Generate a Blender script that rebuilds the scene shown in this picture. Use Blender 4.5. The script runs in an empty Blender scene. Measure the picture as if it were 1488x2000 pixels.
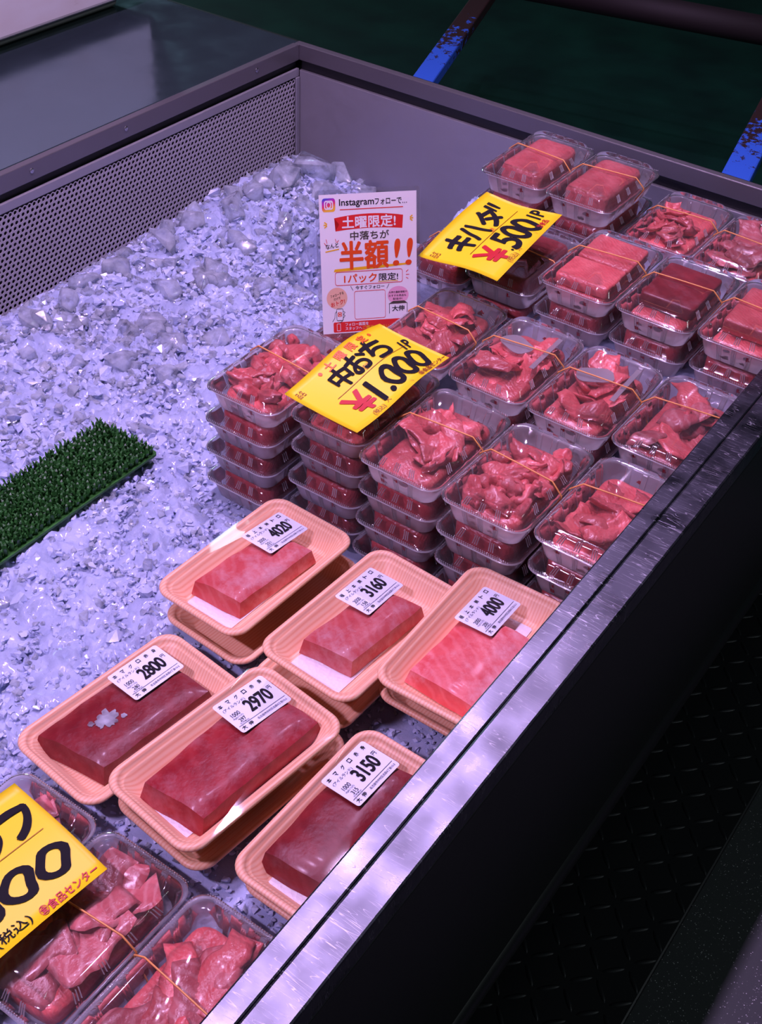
import bpy, bmesh, math, random
import numpy as np
from mathutils import Vector, Matrix, noise
random.seed(7); RNG = np.random.default_rng(7)
sc = bpy.context.scene
COL = sc.collection

# ------------------------------------------------------------------ camera
cam = bpy.data.cameras.new('camera'); cam_o = bpy.data.objects.new('camera', cam); COL.objects.link(cam_o)
R_ = np.array([[0.575, -0.514, 0.636], [-0.817, -0.405, 0.411], [0.046, -0.756, -0.653]])
R_ = np.linalg.svd(R_)[0] @ np.linalg.svd(R_)[2]
mw = Matrix.Identity(4)
for i in range(3):
    mw[i][0] = R_[i][0]; mw[i][1] = -R_[i][1]; mw[i][2] = -R_[i][2]
mw.translation = Vector((-0.847, -0.325, 0.87))
cam_o.matrix_world = mw
cam.sensor_fit = 'VERTICAL'; cam.sensor_height = 36.0; cam.lens = 43.2
cam.clip_start = 0.02; cam.clip_end = 60
sc.camera = cam_o

# ------------------------------------------------------------------ world, lights, exposure
w = bpy.data.worlds.new('world'); sc.world = w; w.use_nodes = True
bg = w.node_tree.nodes['Background']; bg.inputs[0].default_value = (0.10, 0.16, 0.17, 1); bg.inputs[1].default_value = 0.10
sc.view_settings.view_transform = 'Standard'; sc.view_settings.look = 'None'
sc.view_settings.exposure = 0.0; sc.view_settings.gamma = 1.0; sc.view_settings.use_curve_mapping = False
sc.cycles.max_bounces = 6; sc.cycles.transparent_max_bounces = 32; sc.cycles.transmission_bounces = 4
sc.cycles.diffuse_bounces = 3; sc.cycles.glossy_bounces = 3
sc.cycles.caustics_reflective = False; sc.cycles.caustics_refractive = False
sc.cycles.sample_clamp_indirect = 3.0
sc.cycles.use_denoising = True; sc.cycles.adaptive_threshold = 0.04
LEDC = (0.80, 0.53, 1.0)
def area(name, loc, rot, sx, sy, power, col, spread=180):
    l = bpy.data.lights.new(name, 'AREA'); l.shape = 'RECTANGLE'; l.size = sx; l.size_y = sy; l.energy = power; l.color = col
    l.spread = math.radians(spread)
    o = bpy.data.objects.new(name, l); COL.objects.link(o); o.location = loc; o.rotation_euler = rot
    return o
# row of pink-violet LED spots hung over the case
for i, x in enumerate((-0.35, 0.05, 0.45, 0.85, 1.25)):
    area('led_lamp', (x, 0.58, 1.70), (0, 0, 0), 0.07, 0.05, 7.2, LEDC, 150)
area('aisle_fill_light', (1.2, -2.2, 2.0), (math.radians(35), 0, 0), 1.2, 0.15, 8.0, (0.85, 0.95, 1.0))  # added fill with no known lamp behind it, lifts floor and tread lugs
area('front_fill_light', (-1.15, 0.55, 1.25), (0, math.radians(-35), 0), 0.06, 0.3, 13.0, LEDC, 150)  # added fill from the near side, brightens the pack walls
# cool ceiling tube far down the hall
area('hall_tube_light', (3.4, 4.6, 2.2), (0, 0, math.radians(45)), 1.8, 0.3, 22.0, (0.55, 0.85, 1.0))

# ------------------------------------------------------------------ materials
def mat(name, col=(0.8, 0.8, 0.8), rough=0.5, metal=0.0, **kw):
    m = bpy.data.materials.new(name); m.use_nodes = True
    b = m.node_tree.nodes['Principled BSDF']
    b.inputs['Base Color'].default_value = (*col, 1); b.inputs['Roughness'].default_value = rough; b.inputs['Metallic'].default_value = metal
    for k, v in kw.items(): b.inputs[k.replace('_', ' ')].default_value = v
    return m
def nd(m, typ, ins=None, **attr):
    n = m.node_tree.nodes.new('ShaderNode' + typ)
    for k, v in attr.items(): setattr(n, k, v)
    for k, v in (ins or {}).items():
        if hasattr(v, 'is_output'): m.node_tree.links.new(v, n.inputs[k])
        else: n.inputs[k].default_value = v
    return n
def lk(m, a, b): m.node_tree.links.new(a, b)
def bs(m): return m.node_tree.nodes['Principled BSDF']
def coords(m, scale=(1, 1, 1), rot=(0, 0, 0)):
    t = nd(m, 'TexCoord'); mp = nd(m, 'Mapping', {'Vector': t.outputs['Object'], 'Scale': scale, 'Rotation': rot}); return mp.outputs[0]
def ramp(m, fac, stops):
    r = nd(m, 'ValToRGB', {'Fac': fac}); e = r.color_ramp.elements
    while len(e) < len(stops): e.new(0.5)
    for q, (p, c) in zip(e, stops): q.position = p; q.color = (*c, 1) if len(c) == 3 else c
    return r.outputs[0]
def bump(m, h, strength=0.3, dist=0.002):
    b = nd(m, 'Bump', {'Height': h, 'Strength': strength, 'Distance': dist}); lk(m, b.outputs[0], bs(m).inputs['Normal'])
def g3(v): return (v, v, v)

def steel(name, col, rough, scr=1.0):
    m = mat(name, col, rough, 1.0)
    v = None
    for k, (rz, sx_, sy_) in enumerate(((0.35, 150, 16), (1.15, 210, 22), (2.0, 170, 14), (2.7, 260, 30))):
        n = nd(m, 'TexNoise', {'Vector': coords(m, (sx_, sy_, 20), (0, 0, rz)), 'Scale': 1.0, 'Detail': 0.0})
        d = nd(m, 'Math', {0: n.outputs['Fac'], 1: 0.40 + 0.06 * k}, operation='SUBTRACT'); ab = nd(m, 'Math', {0: d.outputs[0]}, operation='ABSOLUTE')
        f = ramp(m, ab.outputs[0], [(0.0015, g3(1)), (0.0075, g3(0))])
        gate = nd(m, 'TexNoise', {'Vector': coords(m, (1, 1, 1), (0, 0, rz)), 'Scale': 55.0 + 9 * k, 'Detail': 1.0})
        f = nd(m, 'MixRGB', {0: 1.0, 1: f, 2: ramp(m, gate.outputs['Fac'], [(0.46, g3(0)), (0.56, g3(1))])}, blend_type='MULTIPLY').outputs[0]
        v = f if v is None else nd(m, 'MixRGB', {0: 1.0, 1: v, 2: f}, blend_type='LIGHTEN').outputs[0]
    big = nd(m, 'TexNoise', {'Vector': coords(m), 'Scale': 18.0, 'Detail': 4.0})
    rr = ramp(m, big.outputs['Fac'], [(0.3, g3(rough * 0.7)), (0.7, g3(min(1, rough * 1.5)))])
    mx = nd(m, 'MixRGB', {0: v, 1: rr, 2: (*g3(0.5), 1)}); lk(m, mx.outputs[0], bs(m).inputs['Roughness'])
    cc = nd(m, 'MixRGB', {0: v, 1: (*col, 1), 2: (0.45, 0.45, 0.50, 1)}); lk(m, cc.outputs[0], bs(m).inputs['Base Color'])
    bump(m, v, 0.35 * scr, 0.0006)
    return m
M = {}
M['rail'] = steel('scratched_steel', (0.105, 0.11, 0.135), 0.30, 0.4)
M['steel'] = mat('dull_steel', (0.40, 0.39, 0.41), 0.42, 0.55)
m = M['steel']; n = nd(m, 'TexNoise', {'Vector': coords(m, (3, 3, 3)), 'Scale': 3.0, 'Detail': 3.0}); bump(m, n.outputs['Fac'], 0.25, 0.01)
n2 = nd(m, 'TexNoise', {'Vector': coords(m), 'Scale': 40.0, 'Detail': 4.0}); lk(m, ramp(m, n2.outputs['Fac'], [(0.3, g3(0.3)), (0.75, g3(0.5))]), bs(m).inputs['Roughness'])
M['counter'] = mat('counter_steel', (0.22, 0.32, 0.36), 0.16, 0.9)
m = M['counter']; n = nd(m, 'TexNoise', {'Vector': coords(m), 'Scale': 6.0, 'Detail': 3.0}); bump(m, n.outputs['Fac'], 0.12, 0.01)
n2 = nd(m, 'TexNoise', {'Vector': coords(m), 'Scale': 14.0, 'Detail': 6.0}); lk(m, ramp(m, n2.outputs['Fac'], [(0.3, g3(0.1)), (0.75, g3(0.26))]), bs(m).inputs['Roughness'])
M['perf'] = mat('perforated_steel', (0.46, 0.44, 0.47), 0.45, 0.3)
M['rim'] = mat('rim_steel', (0.20, 0.19, 0.20), 0.35, 0.6)
M['dark'] = mat('black_recess_shade', (0.012, 0.012, 0.015), 0.7)  # black colour standing in for shade in the case recesses
M['panel'] = mat('black_enamel', (0.008, 0.011, 0.009), 0.45)
M['rubber_shade'] = mat('black_rubber_and_shade', (0.012, 0.012, 0.014), 0.45)
m = M['tread'] = mat('tread_plate_black', (0.016, 0.016, 0.02), 0.42, 0.3)
M['screw'] = mat('screw_steel', (0.55, 0.53, 0.55), 0.25, 1.0)
m = M['floor'] = mat('speckled_floor', (0.06, 0.06, 0.06), 0.6)
n = nd(m, 'TexVoronoi', {'Vector': coords(m), 'Scale': 330.0}); s = ramp(m, n.outputs['Distance'], [(0.16, g3(1)), (0.27, g3(0))])
n3 = nd(m, 'TexNoise', {'Vector': coords(m), 'Scale': 160.0}); s3 = ramp(m, n3.outputs['Fac'], [(0.5, g3(0)), (0.62, g3(1))])
mk = nd(m, 'MixRGB', {0: 1.0, 1: s, 2: s3}, blend_type='MULTIPLY').outputs[0]
lk(m, nd(m, 'MixRGB', {0: mk, 1: (0.05, 0.055, 0.06, 1), 2: (0.75, 0.75, 0.78, 1)}).outputs[0], bs(m).inputs['Base Color'])
m = M['green'] = mat('green_painted_floor', (0.0, 0.035, 0.02), 0.55)
n = nd(m, 'TexNoise', {'Vector': coords(m), 'Scale': 5.0, 'Detail': 6.0}); lk(m, ramp(m, n.outputs['Fac'], [(0.35, (0.0, 0.022, 0.014)), (0.7, (0.002, 0.05, 0.028))]), bs(m).inputs['Base Color'])
m = M['bluebar'] = mat('chipped_blue_paint', (0.03, 0.12, 0.6), 0.5)
n = nd(m, 'TexNoise', {'Vector': coords(m), 'Scale': 38.0, 'Detail': 8.0, 'Roughness': 0.7})
gx = nd(m, 'SeparateXYZ', {0: coords(m)}); ad = nd(m, 'Math', {0: gx.outputs['X'], 1: 0.7, 2: -0.19}, operation='MULTIPLY_ADD')
su = nd(m, 'Math', {0: n.outputs['Fac'], 1: ad.outputs[0]}, operation='SUBTRACT')
lk(m, ramp(m, su.outputs[0], [(0.40, (0.035, 0.016, 0.014)), (0.43, (0.04, 0.15, 0.72))]), bs(m).inputs['Base Color'])
M['rust'] = mat('dark_rusted_pipe', (0.014, 0.008, 0.009), 0.7)
m = M['foambox'] = mat('white_box_plastic', (0.62, 0.62, 0.60), 0.55)
n = nd(m, 'TexNoise', {'Vector': coords(m, (1, 1, 3)), 'Scale': 9.0, 'Detail': 6.0}); lk(m, ramp(m, n.outputs['Fac'], [(0.3, (0.66, 0.67, 0.66)), (0.68, (0.62, 0.6, 0.57)), (0.76, (0.35, 0.24, 0.14))]), bs(m).inputs['Base Color'])

def clear(name, tint=0.97, fr=1.5, k=1.3, rough=0.06, haze=0.04, bsc=120.0, bst=0.0, add=0.0):
    m = bpy.data.materials.new(name); m.use_nodes = True; nt = m.node_tree; nt.nodes.clear()
    out = nd(m, 'OutputMaterial'); tr = nd(m, 'BsdfTransparent', {'Color': (tint, tint, tint * 1.01, 1)})
    gl = nd(m, 'BsdfGlossy', {'Color': (1, 1, 1, 1), 'Roughness': rough}); fn = nd(m, 'Fresnel', {'IOR': fr})
    if bst > 0:
        no = nd(m, 'TexNoise', {'Vector': coords(m), 'Scale': bsc, 'Detail': 1.0}); bp = nd(m, 'Bump', {'Height': no.outputs['Fac'], 'Strength': bst, 'Distance': 0.001})
        lk(m, bp.outputs[0], gl.inputs['Normal'])
    d1 = nd(m, 'BsdfDiffuse', {'Color': (0.9, 0.9, 0.92, 1)}); d2 = nd(m, 'BsdfTranslucent', {'Color': (0.9, 0.9, 0.92, 1)}); df = nd(m, 'MixShader', {0: 0.62, 1: d1.outputs[0], 2: d2.outputs[0]})
    mu = nd(m, 'Math', {0: fn.outputs[0], 1: k, 2: add}, operation='MULTIPLY_ADD', use_clamp=True)
    m1 = nd(m, 'MixShader', {0: haze, 1: tr.outputs[0], 2: df.outputs[0]})
    m2 = nd(m, 'MixShader', {0: mu.outputs[0], 1: m1.outputs[0], 2: gl.outputs[0]})
    lk(m, m2.outputs[0], out.inputs[0]); return m
M['clear'] = clear('clear_plastic', 0.98, 1.45, 0.9, 0.06, 0.055)
M['base'] = clear('clear_plastic_base', 0.97, 1.45, 0.9, 0.10, 0.70)
M['bead'] = clear('clear_plastic_beads', 0.95, 1.5, 1.8, 0.08, 0.6)
M['rib'] = clear('whitened_plastic_ribs', 0.97, 1.45, 1.6, 0.10, 0.85)  # white in the colour stands in for light refracted along the ribs
M['juice'] = mat('tuna_juice', (0.30, 0.012, 0.02), 0.25)
M['film'] = clear('stretch_film', 0.985, 1.4, 0.9, 0.04, 0.008)
M['lam'] = clear('laminate', 0.93, 1.45, 1.0, 0.15, 0.10)

def tuna(name, c1, c2, vein, rough=0.30, fat=0.0, wsc=70.0, frost=False, bst=0.75):
    m = mat(name, c1, rough, 0.0, Coat_Weight=0.15, Coat_Roughness=0.12)
    oi = nd(m, 'ObjectInfo'); t = nd(m, 'TexCoord')
    off = nd(m, 'VectorMath', {0: t.outputs['Object'], 1: oi.outputs['Location']}, operation='ADD').outputs[0]
    n = nd(m, 'TexNoise', {'Vector': off, 'Scale': 38.0, 'Detail': 5.0, 'Roughness': 0.6})
    base = ramp(m, n.outputs['Fac'], [(0.3, c1), (0.7, c2)])
    wv = nd(m, 'TexWave', {'Vector': nd(m, 'Mapping', {'Vector': off, 'Rotation': (0.2, 0.4, 0.6)}).outputs[0], 'Scale': wsc, 'Distortion': 6.0, 'Detail': 3.0, 'Detail Scale': 1.2})
    lines = ramp(m, wv.outputs['Fac'], [(0.55, g3(0)), (1.0, g3(1))])
    fm = nd(m, 'Math', {0: lines, 1: fat}, operation='MULTIPLY').outputs[0]
    c = nd(m, 'MixRGB', {0: fm, 1: base, 2: (*vein, 1)}).outputs[0]
    if frost:
        n5 = nd(m, 'TexNoise', {'Vector': off, 'Scale': 11.0, 'Detail': 9.0, 'Roughness': 0.75})
        fr = ramp(m, n5.outputs['Fac'], [(0.50, g3(0)), (0.72, g3(0.5 if 'fatty' in name else 0.16))])
        c = nd(m, 'MixRGB', {0: fr, 1: c, 2: (0.85, 0.62, 0.66, 1)}).outputs[0]
    hsv = nd(m, 'HueSaturation', {'Color': c}); vv = nd(m, 'Math', {0: oi.outputs['Random'], 1: 0.5, 2: 0.75}, operation='MULTIPLY_ADD'); lk(m, vv.outputs[0], hsv.inputs['Value'])
    lk(m, hsv.outputs[0], bs(m).inputs['Base Color'])
    n4 = nd(m, 'TexNoise', {'Vector': off, 'Scale': 160.0, 'Detail': 4.0})
    n6 = nd(m, 'MixRGB', {0: 0.10, 1: n4.outputs['Fac'], 2: wv.outputs['Fac']}); bump(m, n6.outputs[0], bst, 0.002)
    return m
M['tuna'] = tuna('tuna_red', (0.60, 0.06, 0.065), (0.80, 0.17, 0.16), (0.85, 0.4, 0.36), fat=0.10)
M['scrap'] = tuna('tuna_scrap', (0.62, 0.07, 0.075), (0.82, 0.20, 0.19), (0.85, 0.4, 0.4), fat=0.08, wsc=40)
M['pale'] = tuna('tuna_pale', (0.44, 0.075, 0.08), (0.60, 0.16, 0.16), (0.85, 0.5, 0.48), fat=0.22, wsc=30)
M['akami'] = tuna('tuna_lean', (0.19, 0.005, 0.011), (0.31, 0.017, 0.023), (0.5, 0.10, 0.10), fat=0.10, wsc=16, frost=True, bst=0.3, rough=0.38)
M['toro'] = tuna('tuna_fatty', (0.56, 0.055, 0.06), (0.70, 0.13, 0.125), (0.9, 0.42, 0.42), fat=0.13, wsc=26, frost=True, bst=0.35, rough=0.4)
for k in ('akami', 'toro'): bs(M[k]).inputs['Specular IOR Level'].default_value = 0.28; bs(M[k]).inputs['Coat Weight'].default_value = 0.06
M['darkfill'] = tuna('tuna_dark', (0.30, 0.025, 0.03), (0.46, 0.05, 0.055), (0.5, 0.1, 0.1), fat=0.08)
m = M['tray'] = mat('woodgrain_foam', (0.95, 0.5, 0.3), 0.42)
wv = nd(m, 'TexWave', {'Vector': coords(m, (0.10, 1, 0.4), (0, 0, 0.05)), 'Scale': 85.0, 'Distortion': 5.0, 'Detail': 2.0, 'Detail Scale': 0.6}, bands_direction='Y')
lk(m, ramp(m, wv.outputs['Fac'], [(0.1, (0.96, 0.58, 0.38)), (0.7, (0.94, 0.51, 0.31)), (1.0, (0.88, 0.42, 0.25))]), bs(m).inputs['Base Color'])
m = M['pad'] = mat('white_pad', (0.86, 0.82, 0.86), 0.7)
n = nd(m, 'TexVoronoi', {'Vector': coords(m), 'Scale': 230.0}); bump(m, n.outputs['Distance'], 0.6, 0.0015)
M['label'] = mat('label_paper', (0.74, 0.78, 0.90), 0.45)
M['ink'] = mat('black_ink', (0.012, 0.010, 0.014), 0.75, 0.0, Specular_IOR_Level=0.15)
m = M['yellow'] = mat('yellow_paper', (0.95, 0.70, 0.010), 0.45)
M['redink'] = mat('red_ink', (0.55, 0.006, 0.014), 0.5)
M['orangeink'] = mat('orange_ink', (0.80, 0.13, 0.01), 0.45)
M['brownink'] = mat('brown_ink', (0.30, 0.06, 0.005), 0.45)
M['paper'] = mat('poster_paper', (0.88, 0.86, 0.90), 0.4)
M['pred'] = mat('poster_red', (0.75, 0.03, 0.03), 0.4)
M['pora'] = mat('poster_orange', (0.80, 0.085, 0.015), 0.4)
M['pyel'] = mat('poster_yellow', (0.90, 0.50, 0.02), 0.4)
M['ppeach'] = mat('poster_peach', (0.88, 0.52, 0.36), 0.4)
M['ppink'] = mat('poster_pink', (0.86, 0.42, 0.60), 0.4)
M['polive'] = mat('poster_olive', (0.07, 0.06, 0.05), 0.4)
m = M['logo'] = mat('logo_gradient', (0.8, 0.1, 0.3), 0.4)
sx = nd(m, 'SeparateXYZ', {0: coords(m)})
gg = nd(m, 'Math', {0: sx.outputs['X'], 1: -0.35}, operation='MULTIPLY'); g2_ = nd(m, 'Math', {0: sx.outputs['Y'], 1: gg.outputs[0]}, operation='ADD')
mr = nd(m, 'MapRange', {0: g2_.outputs[0], 1: 0.1630, 2: 0.1790})
lk(m, ramp(m, mr.outputs[0], [(0.0, (0.95, 0.55, 0.05)), (0.4, (0.8, 0.05, 0.12)), (0.7, (0.55, 0.03, 0.45)), (1.0, (0.08, 0.08, 0.6))]), bs(m).inputs['Base Color'])
m = M['turf'] = mat('turf_green', (0.012, 0.07, 0.012), 0.4)
oi = nd(m, 'TexNoise', {'Vector': coords(m), 'Scale': 120.0}); lk(m, ramp(m, oi.outputs['Fac'], [(0.3, (0.010, 0.06, 0.010)), (0.7, (0.035, 0.16, 0.03))]), bs(m).inputs['Base Color'])
M['turfback'] = mat('turf_backing', (0.03, 0.16, 0.02), 0.5)
M['band'] = mat('rubber_band_tan', (0.80, 0.33, 0.10), 0.5)
M['strip'] = clear('plastic_strip', 0.95, 1.45, 0.9, 0.2, 0.6)
def ice(name, tw, rough, sss=0.7, c1=(0.29, 0.35, 0.52), c2=(0.44, 0.51, 0.71)):
    m = mat(name, (0.62, 0.78, 0.95), rough, 0.0, Transmission_Weight=tw, IOR=1.31, Coat_Weight=0.5, Coat_Roughness=0.07, Subsurface_Weight=sss, Subsurface_Scale=0.012)
    bs(m).inputs['Subsurface Radius'].default_value = (0.6, 0.8, 1.0)
    n = nd(m, 'TexNoise', {'Vector': coords(m), 'Scale': 150.0, 'Detail': 6.0, 'Roughness': 0.65}); bump(m, n.outputs['Fac'], 0.5, 0.003)
    n2 = nd(m, 'TexNoise', {'Vector': coords(m), 'Scale': 30.0, 'Detail': 5.0}); lk(m, ramp(m, n2.outputs['Fac'], [(0.3, c1), (0.62, c2)]), bs(m).inputs['Base Color'])
    return m
M['icebed'] = ice('ice_bed', 0.0, 0.22, 0.0)
M['icewhite'] = ice('cloudy_ice', 0.0, 0.16, 0.0, (0.38, 0.45, 0.62), (0.55, 0.62, 0.84))
def icebits(name, haze, k):
    m = clear(name, 0.97, 1.31, k, 0.08, haze, 260.0, 0.4, 0.02)
    mx = [n for n in m.node_tree.nodes if n.type == 'MIX_SHADER' and abs(n.inputs[0].default_value - haze) < 1e-5][0]
    n = nd(m, 'TexNoise', {'Vector': coords(m), 'Scale': 45.0, 'Detail': 4.0}); lk(m, ramp(m, n.outputs['Fac'], [(0.32, g3(haze * 0.3)), (0.66, g3(min(1, haze * 1.8)))]), mx.inputs[0])
    for q in m.node_tree.nodes:
        if q.type in ('BSDF_DIFFUSE', 'BSDF_TRANSLUCENT'): q.inputs[0].default_value = (0.84, 0.92, 1.0, 1)
    return m
M['ice'] = icebits('crushed_ice', 0.64, 1.1)
M['frost'] = icebits('white_frost', 0.62, 0.8)
M['iceclear'] = icebits('clear_ice', 0.60, 0.9)

# ------------------------------------------------------------------ mesh helpers
def empty(name, loc=(0, 0, 0), rz=0.0, label=None, cat=None, group=None):
    o = bpy.data.objects.new(name, None); COL.objects.link(o); o.location = loc; o.rotation_euler = (0, 0, rz); o.empty_display_size = 0.02
    return tag(o, label, cat, group)
def tag(o, label=None, cat=None, group=None, kind=None):
    if label: o['label'] = label
    if cat: o['category'] = cat
    if group: o['group'] = group
    if kind: o['kind'] = kind
    return o
def me_(name, V, F, mt, smooth=False):
    me = bpy.data.meshes.new(name); me.from_pydata([tuple(map(float, v)) for v in V], [], [tuple(f) for f in F])
    me.materials.append(mt)
    if smooth: me.polygons.foreach_set('use_smooth', [True] * len(me.polygons))
    me.update(); return me
def ob(name, me, parent=None, loc=(0, 0, 0), rot=(0, 0, 0), scale=(1, 1, 1)):
    o = bpy.data.objects.new(name, me); COL.objects.link(o)
    o.parent = parent; o.location = loc; o.rotation_euler = rot; o.scale = scale; return o
def obj(name, V, F, mt, parent=None, smooth=False, **k): return ob(name, me_(name, V, F, mt, smooth), parent, **k)
def boxVF(x0, x1, y0, y1, z0, z1):
    V = [(x, y, z) for z in (z0, z1) for y in (y0, y1) for x in (x0, x1)]
    return V, [(0, 2, 3, 1), (4, 5, 7, 6), (0, 1, 5, 4), (2, 6, 7, 3), (0, 4, 6, 2), (1, 3, 7, 5)]
def bevbox(name, d, mt, parent=None, bev=0.002, seg=2, **k):
    V, F = boxVF(*d); bm = bmesh.new(); vs = [bm.verts.new(v) for v in V]; [bm.faces.new([vs[i] for i in f]) for f in F]
    bmesh.ops.bevel(bm, geom=bm.edges[:], offset=bev, segments=seg, affect='EDGES', profile=0.5)
    me = bpy.data.meshes.new(name); bm.to_mesh(me); bm.free(); me.materials.append(mt)
    return ob(name, me, parent, **k)
def bm_me(name, bm, mt, smooth=False):
    me = bpy.data.meshes.new(name); bm.to_mesh(me); bm.free(); me.materials.append(mt)
    if smooth: me.polygons.foreach_set('use_smooth', [True] * len(me.polygons))
    return me
def rr(L, W, r, nl=10, nw=8, nc=5):
    """rounded rectangle loop, ccw: list of (x, y, nx, ny, side, t)"""
    P = []; hx, hy = L / 2 - r, W / 2 - r
    for k, (cx, cy) in enumerate(((hx, -hy), (hx, hy), (-hx, hy), (-hx, -hy))):
        a0 = -math.pi / 2 + k * math.pi / 2
        for i in range(nc + 1):
            a = a0 + i * math.pi / 2 / nc; P.append((cx + r * math.cos(a), cy + r * math.sin(a), math.cos(a), math.sin(a), -1, 0))
        n = nw if k % 2 == 0 else nl
        a1 = a0 + math.pi / 2; nx, ny = math.cos(a1), math.sin(a1)
        p = P[-1]; nxt = ((hx, hy), (-hx, hy), (-hx, -hy), (hx, -hy))[k]; q = (nxt[0] + r * nx, nxt[1] + r * ny)
        for i in range(1, n): t = i / n; P.append((p[0] + (q[0] - p[0]) * t, p[1] + (q[1] - p[1]) * t, nx, ny, k, t))
    return P
def loft(loops, cap0=True, cap1=True, rev=False):
    n = len(loops[0]); V = [p for l in loops for p in l]; F = []
    for j in range(len(loops) - 1):
        for i in range(n):
            a, b = j * n + i, j * n + (i + 1) % n; F.append((a, b, b + n, a + n))
    if cap0: F.append(tuple(range(n))[::-1])
    if cap1: F.append(tuple(range((len(loops) - 1) * n, len(loops) * n)))
    return V, F
def tubeVF(path, r, seg=6, closed=False):
    V = []; F = []; n = len(path); path = [Vector(p) for p in path]; up0 = None
    for i, p in enumerate(path):
        a = path[(i - 1) % n] if closed or i > 0 else p; b = path[(i + 1) % n] if closed or i < n - 1 else p
        d = (b - a).normalized(); u = d.cross(Vector((0.13, 0.21, 1))).normalized() if up0 is None else (up0 - d * up0.dot(d)).normalized(); up0 = u; v = d.cross(u)
        for k in range(seg): t = 2 * math.pi * k / seg; V.append(p + r * (math.cos(t) * u + math.sin(t) * v))
    for i in range(n if closed else n - 1):
        for k in range(seg):
            a, b = i * seg + k, i * seg + (k + 1) % seg; c, d = ((i + 1) % n) * seg + (k + 1) % seg, ((i + 1) % n) * seg + k; F.append((a, b, c, d))
    if not closed: F += [tuple(range(seg))[::-1], tuple(range((n - 1) * seg, n * seg))]
    return V, F
def rotz(p, a): c, s = math.cos(a), math.sin(a); return (p[0] * c - p[1] * s, p[0] * s + p[1] * c)

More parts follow.
